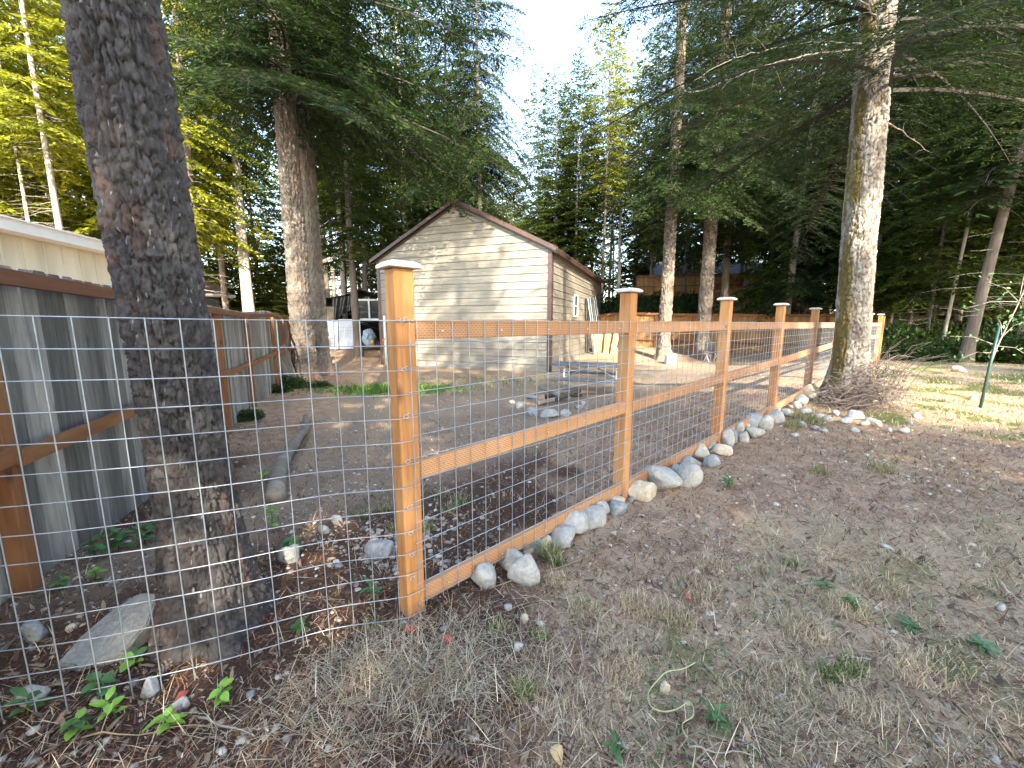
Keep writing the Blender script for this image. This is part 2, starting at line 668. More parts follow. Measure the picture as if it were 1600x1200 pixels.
def ground_z(x, y):
    """height of the built sheet, for things scattered on it"""
    i = np.clip(np.searchsorted(gx, x) - 1, 0, len(gx) - 2)
    j = np.clip(np.searchsorted(gy, y) - 1, 0, len(gy) - 2)
    fx = (x - gx[i]) / (gx[i + 1] - gx[i])
    fy = (y - gy[j]) / (gy[j + 1] - gy[j])
    return (ZZ[j, i] * (1 - fx) * (1 - fy) + ZZ[j, i + 1] * fx * (1 - fy) + ZZ[j + 1, i] * (1 - fx) * fy + ZZ[j + 1, i + 1] * fx * fy)


def gzz(x, y):
    return float(ground_z(np.array([x]), np.array([y]))[0])


nx, ny = len(gx), len(gy)
idx = np.arange(nx * ny).reshape(ny, nx)
Q = np.stack([idx[:-1, :-1], idx[:-1, 1:], idx[1:, 1:], idx[1:, :-1]], -1).reshape(-1, 4)
straw_m, yard_m, green_m, out_m = zone_masks(XX, YY)


def ground_material():
    m, nt, b, out = new_mat('forest_floor')
    vec = coords(nt, (1, 1, 1), 'Object', False)

    def A(n):
        a = nt.nodes.new('ShaderNodeAttribute')
        a.attribute_name = n
        return a.outputs['Fac']
    fine = noise(nt, vec, 70, 8, 0.78)
    mid = noise(nt, vec, 5, 5, 0.65)
    big = noise(nt, vec, 0.9, 4, 0.6)
    litter = mixc(nt, ramp(nt, fine, .32, .68), (.15, .094, .060), (.43, .285, .185))
    litter = mixc(nt, ramp(nt, mid, .40, .72), litter, (.44, .32, .215))
    dirt = mixc(nt, ramp(nt, fine, .32, .68), (.18, .13, .088), (.36, .27, .185))
    dirt = mixc(nt, ramp(nt, big, .42, .66), dirt, (.235, .170, .115))
    strw = mixc(nt, ramp(nt, fine, .3, .7), (.22, .155, .095), (.52, .405, .265))
    grn = mixc(nt, ramp(nt, fine, .3, .7), (.075, .095, .025), (.17, .185, .06))

    def soft(a, w=.5):
        # break the border of a zone with the middle noise
        s = nt.nodes.new('ShaderNodeMath')
        s.operation = 'ADD'
        nt.links.new(a, s.inputs[0])
        k = nt.nodes.new('ShaderNodeMath')
        k.operation = 'MULTIPLY_ADD'
        k.inputs[1].default_value = w
        k.inputs[2].default_value = -w / 2
        nt.links.new(mid, k.inputs[0])
        nt.links.new(k.outputs[0], s.inputs[1])
        return ramp(nt, s.outputs[0], .25, .75)
    hum = mixc(nt, ramp(nt, fine, .34, .70), (.030, .020, .015), (.15, .085, .055))
    litter = mixc(nt, soft(A('humus')), litter, hum)
    c = mixc(nt, soft(A('yard')), litter, dirt)
    c = mixc(nt, soft(A('straw')), c, strw)
    c = mixc(nt, soft(A('green')), c, grn)
    nt.links.new(c, b.inputs['Base Color'])
    b.inputs['Roughness'].default_value = 0.95
    b.inputs['Specular IOR Level'].default_value = 0.15
    bump(nt, b, fine, .9, .012)
    return m


M_ground = ground_material()
g_me = mesh_np('ground', np.stack([XX, YY, ZZ], -1).reshape(-1, 3), Q, mats=[M_ground], smooth=True,
               attrs={'straw': straw_m.ravel(), 'yard': yard_m.ravel(), 'green': green_m.ravel(), 'humus': humus_mask(XX, YY).ravel()})
tag(link('ground', g_me), 'brown needle litter, bare dirt and dry grass on the ground', kind='structure')
# ------------------------------------------------------------------ wire-mesh fence (framed bays to the right, a bare mesh panel to the left)
fd = Vector((DX, DY, 0))
fo = Vector((DY, -DX, 0))                              # towards the outside (camera side)
F0 = Vector((FX, FY, 0))
UP = Vector((0, 0, 1))
TOPZ = 1.436
fence = thing('wire_mesh_fence', 'orange stained timber fence with galvanised wire grid and pale post caps', 'fence', (FX, FY, gzf(FX, FY)))
NPOST = 9
PW = 0.092


def fbase(k):
    return 0.062 + 0.060 * min(k, 5.5)


posts = []
for k in range(NPOST):
    c = F0 + fd * BAY * k
    zt = 1.652 - (0.012 if k % 3 == 1 else 0)
    zb = gzf(c.x, c.y) - 0.12
    p = beam('post', (c.x, c.y, zb), (c.x, c.y, zt), PW, PW, M_cedar, fence, up=fo, bev=.005)
    posts.append(p)
    # flat bevelled cap
    mb = MB()
    s0, s1 = .072, .052
    base = Vector((c.x, c.y, zt + .001))
    lv = [(0, .064), (0.003, s0), (.016, s0), (.030, s1)]
    vs = []
    for h, s in lv:
        for a, b in ((-1, -1), (1, -1), (1, 1), (-1, 1)):
            vs.append(base + fd * a * s + fo * b * s + UP * h)
    fs = [(3, 2, 1, 0), (12, 13, 14, 15)]
    for r in range(3):
        for q in range(4):
            fs.append((r * 4 + q, r * 4 + (q + 1) % 4, (r + 1) * 4 + (q + 1) % 4, (r + 1) * 4 + q))
    mb.add(vs, fs).build('post_cap', M_cap, p)
# a closing post set close to the last one (corner)
c = F0 + fd * (BAY * (NPOST - 1) + .42)
p = beam('post', (c.x, c.y, gzf(c.x, c.y) - .1), (c.x, c.y, 1.62), PW, PW, M_cedar, fence, up=fo, bev=.005)

RH = 0.086
RT = 0.038
for k in range(NPOST - 1):
    a = F0 + fd * (BAY * k + PW / 2 + .001)
    b = F0 + fd * (BAY * (k + 1) - PW / 2 - .001)
    off = fo * (PW / 2 - RT / 2 - .002)
    zb0, zb1 = fbase(k), fbase(k + 1)
    beam('top_rail', a + off + UP * (TOPZ - RH / 2), b + off + UP * (TOPZ - RH / 2), RT, RH, M_rail, fence)
    mid0, mid1 = zb0 + .675, zb1 + .68
    beam('middle_rail', a + off + UP * mid0, b + off + UP * mid1, RT, RH, M_rail, fence)
    beam('bottom_rail', a + off + UP * (zb0 + RH / 2), b + off + UP * (zb1 + RH / 2), RT, RH, M_rail, fence)

WR = 0.0020
WIRE_STEP = BAY / 19.0
ROWS = 13
wire_cache = {}


def wire_mesh(r):
    if r not in wire_cache:
        mb = MB().tube([(0, 0, 0), (1, 0, 0)], r, 6, False)
        me = bpy.data.meshes.new('wire')
        me.from_pydata([tuple(v) for v in mb.v], [], mb.f)
        me.polygons.foreach_set('use_smooth', [True] * len(me.polygons))
        me.materials.append(M_wire)
        wire_cache[r] = me
    return wire_cache[r]


def wire(name, p0, p1, r, parent):
    p0, p1 = Vector(p0), Vector(p1)
    X = p1 - p0
    L = X.length
    X.normalize()
    ref = UP if abs(X.z) < .9 else Vector((1, 0, 0))
    Y = ref.cross(X).normalized()
    Z = X.cross(Y)
    o = link(name, wire_mesh(r), parent)
    M = Matrix((X * L, Y, Z)).transposed().to_4x4()
    M.translation = p0 - origin[parent.name]
    o.matrix_basis = M
    return o


random.seed(3)
for k in range(NPOST - 1):
    a = F0 + fd * BAY * k
    off = fo * (PW / 2 + WR + .001)
    zb0, zb1 = fbase(k) + .012, fbase(k + 1) + .012
    ext = .03
    if k < 2:
        for r in range(ROWS + 1):
            f = r / ROWS
            z0 = TOPZ - .004 + (zb0 - TOPZ + .004) * f
            z1 = TOPZ - .004 + (zb1 - TOPZ + .004) * f
            wire('horizontal_wire', a + off + UP * (z0 + random.uniform(-.003, .003)), a + fd * BAY + off + UP * (z1 + random.uniform(-.003, .003)), WR, fence)
        for i in range(19):
            f = (i + .5) / 19
            q = a + fd * BAY * f + off + fo * WR * 1.6
            wire('vertical_wire', q + UP * (TOPZ + ext * .1) + fd * random.uniform(-.004, .004), q + fd * random.uniform(-.005, .005) + UP * (zb0 + (zb1 - zb0) * f - .02), WR, fence)
    else:
        mb = MB()
        for r in range(ROWS + 1):
            f = r / ROWS
            z0 = TOPZ - .004 + (zb0 - TOPZ + .004) * f
            z1 = TOPZ - .004 + (zb1 - TOPZ + .004) * f
            mb.tube([a + off + UP * z0, a + fd * BAY + off + UP * z1], WR, 5, False)
        for i in range(19):
            f = (i + .5) / 19
            q = a + fd * BAY * f + off + fo * WR * 1.6
            mb.tube([q + UP * (TOPZ + .003), q + UP * (zb0 + (zb1 - zb0) * f - .02)], WR, 5, False)
        o = mb.build('wire_mesh', M_wire, fence, smooth=True)
        o['kind'] = 'stuff'

# the bare panel that swings round to the left of the corner post, slightly bowed
LW = 0.0022
ctrl = [F0 + fo * (PW / 2 + .012) + fd * .035, F0 + fo * (PW / 2 + .010) - fd * .055, Vector((-.80, 1.635, 0)), Vector((-1.05, 1.525, 0)), Vector((-1.32, 1.425, 0)),
        Vector((-1.62, 1.34, 0)), Vector((-1.95, 1.27, 0)), Vector((-2.35, 1.215, 0)), Vector((-2.8, 1.19, 0))]


def crom(P, n):
    out = []
    for i in range(len(P) - 1):
        p0, p1, p2, p3 = P[max(i - 1, 0)], P[i], P[i + 1], P[min(i + 2, len(P) - 1)]
        for q in range(n):
            t = q / n
            out.append(.5 * ((2 * p1) + (p2 - p0) * t + (2 * p0 - 5 * p1 + 4 * p2 - p3) * t * t + (3 * p1 - p0 - 3 * p2 + p3) * t ** 3))
    out.append(P[-1])
    return out


lp = crom(ctrl, 12)
cum = [0.0]
for i in range(1, len(lp)):
    cum.append(cum[-1] + (lp[i] - lp[i - 1]).length)


def lpos(d):
    i = max(1, min(len(cum) - 1, next((j for j in range(len(cum)) if cum[j] >= d), len(cum) - 1)))
    f = (d - cum[i - 1]) / max(1e-6, cum[i] - cum[i - 1])
    return lp[i - 1].lerp(lp[i], f)


panel = thing('bare_wire_fence', 'bare galvanised wire grid bowed in front of the large near trunk', 'wire fence', (-1.3, 1.43, 0))
LT = 1.432


def ltop(d):
    return LT + .022 * sst(.4, 2.0, d)


def lbot(d):
    p = lpos(d)
    return .035 + .012 * math.sin(d * 3.1)


DMAX = cum[-1] - .05
for r in range(ROWS + 1):
    f = r / ROWS
    pts = []
    for i in range(29):
        d = DMAX * i / 28
        w = Vector((0, 0, float(ltop(d)) + (lbot(d) - float(ltop(d))) * f)) + lpos(d)
        w += Vector((.25, .95, 0)) * (.004 * math.sin(d * 9 + r * 1.7))
        pts.append(w)
    MB().tube(pts, LW, 6, False).build('horizontal_wire', M_wire, panel, smooth=True)
d = .03
i = 0
while d < DMAX:
    p = lpos(d) + Vector((.25, -.95, 0)) * (LW * 1.7)
    wob = .006 * math.sin(i * 2.3)
    wire('vertical_wire', p + UP * (float(ltop(d)) + .003), p + Vector((wob, 0, lbot(d) - .055 - .02 * (i % 3))), LW, panel)
    d += .1016
    i += 1
# wire ties round the corner post
for z in (1.432, 1.22, 1.01, .80, .58, .45, .34, .22):
    mb = MB()
    c0 = F0 + fo * (PW / 2 + .006) + fd * (-.02) + UP * z
    pts = [c0 + fd * (.012 * math.cos(a)) + UP * (.008 * math.sin(a)) + fo * (.004 * math.cos(2 * a)) for a in np.linspace(0, 7.5, 14)]
    pts.append(pts[-1] + Vector((.014, -.004, .008)))
    mb.tube(pts, .0016, 5).build('wire_tie', M_staple, fence, smooth=True)
# staples on the rails and posts of the two near bays
for k in range(2):
    for i in range(5):
        q = F0 + fd * BAY * (k + (i + .5) / 5.0) + fo * (PW / 2 + .006)
        f = (i + .5) / 5
        for z in (TOPZ - .05, fbase(k) + (fbase(k + 1) - fbase(k)) * f + .68, fbase(k) + (fbase(k + 1) - fbase(k)) * f + .045):
            MB().box(q + UP * z, (.011, .004, .004), (fd, fo, UP)).build('staple', M_staple, fence)

# ------------------------------------------------------------------ weathered board fence on the left
bf = thing('board_fence', 'weathered grey board fence with brown rails behind the large near trunk', 'fence', (-2.85, 2.3, gzf(-2.85, 2.3)))
path = [Vector((-2.05, .25, 0)), Vector((-5.63, 8.46, 0)), Vector((-6.35, 10.6, 0)), Vector((-7.9, 14.2, 0))]


def topz(p):
    return float(np.interp(p.y, [0, 2.2, 8.4, 10.3, 13.6], [1.74, 1.73, 1.62, 1.70, 1.60]))


random.seed(5)
BW = .138
for si in range(3):
    a, b = path[si], path[si + 1]
    L = (b - a).length
    d = (b - a).normalized()
    nrm = Vector((d.y, -d.x, 0))                 # towards the yard
    n = int(L / (BW + .006))
    for i in range(n):
        c = a + d * ((i + .5) * L / n)
        zt = topz(c) + .035 + random.uniform(-.006, .006)
        zb = gzf(c.x, c.y) - .06
        key = ('dogear', round((zt - zb) / .04))
        h = round((zt - zb) / .04) * .04
        if key not in _beam:
            mb = MB()
            w, tk, e = BW / 2, .009, .022
            prof = [(0, -w), (0, w), (h - e, w), (h, w - e), (h, -w + e), (h - e, -w)]
            mb.prism([(x, y, -tk) for x, y in prof], (0, 0, 2 * tk))
            me = bpy.data.meshes.new('fence_board')
            me.from_pydata(mb.v, [], mb.f)
            me.materials.append(M_grey)
            me.update()
            _beam[key] = me
        o = link('fence_board', _beam[key], bf)
        tilt = random.uniform(-.006, .006)
        X = (UP + d * tilt).normalized()
        Z = (nrm + d * random.uniform(-.03, .03)).normalized()
        Yv = Z.cross(X).normalized()
        Z = X.cross(Yv)
        M = Matrix((X, Yv, Z)).transposed().to_4x4()
        M.translation = Vector((c.x, c.y, zt - h)) + nrm * random.uniform(-.006, .006) - origin[bf.name]
        o.matrix_basis = M
    # posts and rails on the yard side
    if si == 0:
        stops = [0, .222 * L, .222 * L + 2.35, .222 * L + 4.7, L]
    elif si == 1:
        stops = [0, L]
    else:
        stops = [0, L * .5, L]
    for q, dd in enumerate(stops):
        if si > 0 and q == 0:
            continue
        c = a + d * dd + nrm * .06
        beam('post', (c.x, c.y, gzf(c.x, c.y) - .1), (c.x, c.y, topz(c) - .05), .088, .088, M_brownpost, bf, up=nrm, bev=.004)
    for q in range(len(stops) - 1):
        p0, p1 = a + d * stops[q], a + d * stops[q + 1]
        t0, t1 = topz(p0), topz(p1)
        beam('top_rail', Vector((p0.x, p0.y, t0 - .055)) + nrm * .128, Vector((p1.x, p1.y, t1 - .055)) + nrm * .128, .038, .09, M_brown, bf)
        beam('middle_rail', Vector((p0.x, p0.y, t0 - 1.05)) + nrm * .128, Vector((p1.x, p1.y, t1 - 1.02)) + nrm * .128, .038, .09, M_brownpost, bf)
# ------------------------------------------------------------------ tan steel garage
SR = Vector((1.43, 14.9, 0))                    # right front corner
e1 = Vector((-.9367, .35, 0)).normalized()      # along the front, towards its left corner
e2 = Vector((.35, .9367, 0)).normalized()       # along the right side, away from the camera
SW, SL = 7.66, 12.2
ZB, ZE, ZP = -.42, 4.10, 6.02
nf = -e2                                        # front wall faces the camera
ns = -e1                                        # right wall faces right
gar = thing('metal_garage', 'tan steel garage with horizontal siding and brown gable trim', 'garage', (SR.x, SR.y, -.38))
SPROF = [(0.0, -.012), (.022, -.012), (.026, .030), (.052, .026), (.060, .014), (.150, .011), (.158, .017), (.168, .011), (.268, .006), (.28, .006)]
CH = .28


def gable_lim(z):
    """left and right ends of the front wall at height z, measured along e1"""
    if z <= ZE:
        return 0.0, SW
    f = min(1.0, (z - ZE) / (ZP - ZE))
    return SW / 2 * f, SW - SW / 2 * f


z = ZB
while z < ZP - .04:
    vs, fs = [], []
    pr = [(h, d) for h, d in SPROF if z + h < ZP]
    for h, d in pr:
        a, b = gable_lim(z + h)
        vs += [SR + e1 * a + nf * d + UP * (z + h), SR + e1 * b + nf * d + UP * (z + h)]
    for i in range(len(pr) - 1):
        fs.append((2 * i, 2 * i + 2, 2 * i + 3, 2 * i + 1))
    MB().add(vs, fs).build('siding_panel', M_siding, gar)
    z += CH
z = ZB
while z < ZE - .02:
    vs, fs = [], []
    pr = [(h, d) for h, d in SPROF if z + h < ZE + .02]
    for h, d in pr:
        vs += [SR + ns * d + UP * (z + h), SR + e2 * SL + ns * d + UP * (z + h)]
    for i in range(len(pr) - 1):
        fs.append((2 * i, 2 * i + 1, 2 * i + 3, 2 * i + 2))
    MB().add(vs, fs).build('siding_panel', M_siding, gar)
    z += CH
mb = MB()                                       # the two walls out of sight and an inner shell
mb.prism([SR + e1 * .04 + UP * ZB, SR + e1 * (SW - .0) + UP * ZB, SR + e1 * SW + UP * ZE, SR + e1 * SW / 2 + UP * (ZP - .02), SR + e1 * .04 + UP * ZE], e2 * (SL - .02))
mb.v = [tuple(Vector(p) + e2 * .04) for p in mb.v]
mb.build('wall_shell', M_siding, gar)


def trim_bar(name, p0, p1, w, t, up):
    return beam(name, p0, p1, t, w, M_trim, gar, up=up, bev=.004)


for d0 in (0.0, SW):
    s = 1 if d0 == 0 else -1
    q = SR + e1 * (d0 + s * .055) + nf * .034
    trim_bar('corner_trim', q + UP * ZB, q + UP * (ZE - .03), .15, .012, e1)
q = SR + e2 * .055 + ns * .034
trim_bar('corner_trim', q + UP * ZB, q + UP * (ZE - .06), .15, .012, e2)
q = SR + e2 * (SL - .05) + ns * .034
trim_bar('corner_trim', q + UP * ZB, q + UP * (ZE - .06), .12, .012, e2)
OV, FO = .22, .18
sl = (ZP - ZE) / (SW / 2)
for side in (0, 1):
    if side == 0:
        eave = SR - e1 * OV + UP * (ZE - OV * sl)
    else:
        eave = SR + e1 * (SW + OV) + UP * (ZE - OV * sl)
    ridge = SR + e1 * SW / 2 + UP * ZP
    dv = (ridge - eave).normalized()
    nn = dv.cross(e2)
    if nn.z < 0:
        nn = -nn
    a, b = eave - e2 * FO, ridge - e2 * FO
    # roof sheet with standing ribs
    MB().prism([a + nn * .03, b + nn * .03, b + nn * .075, a + nn * .075], e2 * (SL + 2 * FO)).build('roof', M_roof, gar)
    ln = (b - a).length
    for i in range(15):
        c = a + e2 * (i * (SL + 2 * FO) / 14.6 + .03) + nn * .09
        MB().prism([c, c + dv * ln, c + dv * ln + nn * .02, c + nn * .02], e2 * .04).build('roof_rib', M_roof, gar)
    # rake fascia on the front gable, in two steps
    MB().prism([a - e2 * .012 + nn * .085, b - e2 * .012 + nn * .085, b - e2 * .012 - nn * .045, a - e2 * .012 - nn * .045], e2 * -.014).build('rake_trim', M_trim, gar)
    MB().prism([a + e2 * .12 - nn * .035, b + e2 * .12 - nn * .035, b + e2 * .12 - nn * .10, a + e2 * .12 - nn * .10], e2 * .05).build('rake_trim', M_trim, gar)
    MB().prism([eave - e2 * FO + nn * .077, eave - e2 * FO - UP * .10, eave - e2 * FO - UP * .10 - (e1 if side == 0 else -e1) * .02, eave - e2 * FO + nn * .077 - (e1 if side == 0 else -e1) * .02], e2 * (SL + 2 * FO)).build('eave_trim', M_trim, gar)


def side_window(d0, d1, z0, z1):
    w = MB()
    o0 = SR + ns * .035
    f = .05
    for (a, b, c, dd) in ((d0, d1, z0, z0 + f), (d0, d1, z1 - f, z1), (d0, d0 + f, z0 + f, z1 - f), (d1 - f, d1, z0 + f, z1 - f), (d0 + f, d1 - f, (z0 + z1) / 2 - .02, (z0 + z1) / 2 + .02)):
        w.box(o0 + e2 * ((a + b) / 2) + UP * ((c + dd) / 2) + ns * .02, (b - a, .04, dd - c), (e2, ns, UP))
    fr = w.build('window', M_white, gar)
    MB().box(o0 + e2 * ((d0 + d1) / 2) + UP * ((z0 + z1) / 2) + ns * .008, (d1 - d0 - .06, .012, z1 - z0 - .06), (e2, ns, UP)).build('pane', M_glass, fr)


side_window(3.85, 4.65, 1.72, 2.72)
# dark sheets of glass and metal stood against the right wall
random.seed(4)
for i in range(7):
    d0 = 6.3 + i * .62
    h = 2.95 + random.uniform(-.08, .08)
    g0 = gzf(*(SR + e2 * d0 + ns * .5).to_tuple()[:2])
    sh = thing('leaning_sheet', ['nearest', 'second', 'third', 'fourth', 'fifth', 'sixth', 'farthest'][i] + ' of the tall green-grey sheets leaning on the garage side wall', 'sheet',
               tuple(SR + e2 * d0 + ns * .5 + UP * g0), 'tall sheets leaning on the garage wall')
    top = SR + e2 * (d0 + .2) + ns * .08 + UP * (g0 + h)
    bot = SR + e2 * (d0 + .2) + ns * .55 + UP * g0
    dv = (top - bot).normalized()
    nn = dv.cross(e2)
    MB().prism([bot, top, top + e2 * .42, bot + e2 * .42], nn * .02).build('sheet', M_tabletop if i % 2 else M_glass, sh)
    MB().prism([bot + nn * -.012, top + nn * -.012, top + e2 * .05 + nn * -.012, bot + e2 * .05 + nn * -.012], nn * .008).build('edge_strip', M_white if i % 3 else M_stake, sh)
# rough slabs stood up behind the garage corner
for i, (px, w, lean) in enumerate(((938, .55, -.1), (949, .42, .05), (959, .34, .12))):
    c = at(px, 545, 21.5 - i * .3)
    c.z = gzf(c.x, c.y)
    lab = ['widest rough wood slab standing by the far end of the garage', 'pale rough wood slab standing between two others by the garage', 'narrow dark rough wood slab nearest the second capped post'][i]
    o = thing('wood_slab', lab, 'wood slab', tuple(c), 'rough slabs by the garage')
    mb = MB()
    prof = [(-w / 2, 0), (w / 2, 0), (w / 2 - .05, .4), (w / 2, .8), (w / 2 - .08, 1.15), (-w / 2 + .06, 1.12), (-w / 2 + .02, .6)]
    mb.prism([c + Vector((x + lean * zz, .15 * zz, zz)) for x, zz in prof], (0.03, .09, 0)).build('slab', M_slab, o)

# white pipe and red tap at the left corner of the garage
LC = SR + e1 * (SW - .32) + nf * .10
tp = thing('water_pipe', 'white upright pipe with a red tap at the garage corner', 'pipe', (LC.x, LC.y, -.38))
MB().tube([LC + UP * -.42, LC + UP * 1.75], .05, 8).build('pipe', M_white, tp, smooth=True)
MB().tube([LC + nf * .05 + UP * .72, LC + nf * .16 + UP * .72, LC + nf * .18 + UP * .66], .025, 8).build('tap', M_orange, tp, smooth=True)
MB().tube([LC + nf * .12 + e1 * -.08 + UP * .77, LC + nf * .12 + e1 * .08 + UP * .77], .014, 6).build('tap_handle', M_leaf_red, tp)

# ------------------------------------------------------------------ pale mobile home beyond the left fence
mh = thing('mobile_home', 'pale cream mobile home with white eave behind the left board fence', 'house', (-9.2, 8, -.2))
h0, h1 = Vector((-7.6, 1.0, 0)), Vector((-9.95, 12.3, 0))
hd = (h1 - h0).normalized()
hn = Vector((hd.y, -hd.x, 0))
HL = (h1 - h0).length
MB().prism([h0 + UP * -.2, h0 + UP * 3.0, h0 - hn * 2 + UP * 3.45, h0 - hn * 4 + UP * 3.0, h0 - hn * 4 + UP * -.2], hd * HL).build('wall', M_cream, mh)
for i in range(int(HL / .41)):
    c = h0 + hd * (i * .41 + .2) + hn * .008
    MB().box(c + UP * 1.4, (.018, .014, 3.1), (hd, hn, UP)).build('wall_batten', M_cream, mh)
MB().prism([h0 - hd * .2 + hn * .36 + UP * 2.98, h0 - hd * .2 + hn * .36 + UP * 3.20, h0 - hd * .2 + hn * .33 + UP * 3.20, h0 - hd * .2 + hn * .33 + UP * 2.98], hd * (HL + .4)).build('fascia', M_white, mh)
MB().prism([h0 - hd * .2 + hn * .33 + UP * 2.985, h0 - hd * .2 + hn * .33 + UP * 3.02, h0 - hd * .2 + UP * 3.02, h0 - hd * .2 + UP * 2.985], hd * (HL + .4)).build('soffit', M_white, mh)
MB().prism([h0 - hd * .25 + hn * .40 + UP * 3.20, h0 - hd * .25 - hn * 2 + UP * 3.62, h0 - hd * .25 - hn * 4.3 + UP * 3.20, h0 - hd * .25 - hn * 4.3 + UP * 3.17, h0 - hd * .25 - hn * 2 + UP * 3.59, h0 - hd * .25 + hn * .40 + UP * 3.17], hd * (HL + .5)).build('roof', M_white, mh)
wpos = (at(20, 425, 6.55) - h0).dot(hd)
for wz in (wpos - .3, wpos + 3.9):
    w = MB()
    c = h0 + hd * wz + hn * .03
    for a, b, sx, sz in ((0, .62, 1.3, .12), (0, -.5, 1.3, .09), (-.6, .06, .09, 1.2), (.6, .06, .09, 1.2)):
        w.box(c + hd * a + UP * (1.45 + b), (sx, .05, sz), (hd, hn, UP))
    fr = w.build('window', M_white, mh)
    MB().box(c + UP * 1.48 - hn * .012, (1.15, .02, 1.05), (hd, hn, UP)).build('pane', M_glass, fr)

# dark grey house with gutter, seen between the near trunk and the far pale trunk
gh = thing('grey_house', 'dark grey house with white window and pale gutter past the left fence', 'house', (-16, 22, 0))
c0 = at(343, 480, 21.0)
q0 = Vector((c0.x, 21, -.1))
gd = Vector((-.45, -.9, 0)).normalized()
gn = Vector((.9, -.45, 0)).normalized()
MB().prism([q0, q0 + UP * 3.0, q0 - gn * 3 + UP * 4.2, q0 - gn * 6 + UP * 3.0, q0 - gn * 6], gd * 7).build('wall', M_greyhouse, gh)
MB().prism([q0 - gd * .5 + gn * .5 + UP * 2.83, q0 - gd * .5 + gn * .5 + UP * 2.95, q0 - gd * .5 - gn * 3 + UP * 4.38, q0 - gd * .5 - gn * 6.5 + UP * 2.95, q0 - gd * .5 - gn * 6.5 + UP * 2.83, q0 - gd * .5 - gn * 3 + UP * 4.24], gd * 8).build('roof', M_roof, gh)
MB().tube([q0 - gd * .5 + gn * .56 + UP * 2.90, q0 + gd * 7.4 + gn * .56 + UP * 2.90], .075, 8).build('gutter', M_white, gh, smooth=True)
MB().tube([q0 - gd * .42 + gn * .5 + UP * 2.84, q0 - gd * .2 + gn * .3 + UP * 2.55, q0 + gn * .05 + UP * 2.45, q0 + gn * .05 + UP * .1], .04, 6).build('downpipe', M_greyhouse, gh, smooth=True)
w = MB()
cw = q0 + gd * 1.0 + gn * .03 + UP * 1.85
for a, b, sx, sz in ((0, .62, .7, .1), (0, -.62, .7, .1), (-.3, 0, .1, 1.14), (.3, 0, .1, 1.14)):
    w.box(cw + gd * a + UP * b, (sx, .05, sz), (gd, gn, UP))
fr = w.build('window', M_white, gh)
MB().box(cw - gn * .012, (.52, .02, 1.16), (gd, gn, UP)).build('pane', M_glass, fr)


# ------------------------------------------------------------------ plain board fences farther off
def plain_fence(name, label, pts, tops, bw, m_board, m_rail, railz, seed, low=.0, both=True, posts=True):
    random.seed(seed)
    o0 = thing(name, label, 'fence', (pts[0][0], pts[0][1], gzf(*pts[0])))
    for si in range(len(pts) - 1):
        a, b = Vector((*pts[si], 0)), Vector((*pts[si + 1], 0))
        L = (b - a).length
        d = (b - a).normalized()
        nr = Vector((d.y, -d.x, 0))
        if nr.y > 0:
            nr = -nr
        n = max(1, int(L / (bw + .004)))
        for i in range(n):
            f = (i + .5) / n
            c = a + d * (L * f)
            zt = tops[si] + (tops[si + 1] - tops[si]) * f
            zb = gzf(c.x, c.y) - .03 + low
            h = round((zt - zb) / .1) * .1
            o = link('fence_board', beam_mesh(h, bw, .018, 0, m_board), o0)
            M = Matrix((UP, nr.cross(UP), nr)).transposed().to_4x4()
            M.translation = Vector((c.x, c.y, zt - h / 2)) - origin[o0.name] + nr * random.uniform(-.004, .004)
            o.matrix_basis = M
        npst = max(1, round(L / 2.4))
        for q in range(npst + 1):
            if not posts:
                break
            f = q / npst
            c = a + d * L * f + nr * .06
            zt = tops[si] + (tops[si + 1] - tops[si]) * f
            beam('post', (c.x, c.y, gzf(c.x, c.y) - .1), (c.x, c.y, zt + .03), .09, .09, m_rail, o0, up=nr, bev=0)
        for rz in railz:
            for q in range(npst):
                f0, f1 = q / npst, (q + 1) / npst
                z0 = tops[si] + (tops[si + 1] - tops[si]) * f0 - rz
                z1 = tops[si] + (tops[si + 1] - tops[si]) * f1 - rz
                beam('rail', a + d * L * f0 + nr * .115 + UP * z0, a + d * L * f1 + nr * .115 + UP * z1, .04, .09 if rz > .1 else .13, m_rail, o0, bev=0)
    return o0


plain_fence('board_fence', 'low yellow cedar board fence with dark rail running across behind the wire fence',
            [(4.0, 23.6), (5.6, 24.6), (6.6, 24.2), (10.0, 22.4), (13.6, 20.8), (17.5, 19.0)], [1.75, 1.95, 2.05, 1.92, 1.86, 1.82], .145, M_yellow, M_brown, (.03, .75, 1.5), 8)
plain_fence('board_fence', 'yellow cedar board fence high on the bank below the dark roofed house',
            [(9.2, 30.3), (17.0, 29.6), (19.2, 27.6)], [4.85, 4.95, 4.55], .145, M_yellow, M_brown, (.03, .75), 9)
plain_fence('board_fence', 'far pale cedar fence in sunlight beside the dark grey house',
            [(-18.5, 26), (-12.8, 25)], [2.35, 2.55], .145, M_yellow, M_slab, (.1, 1.2), 10)

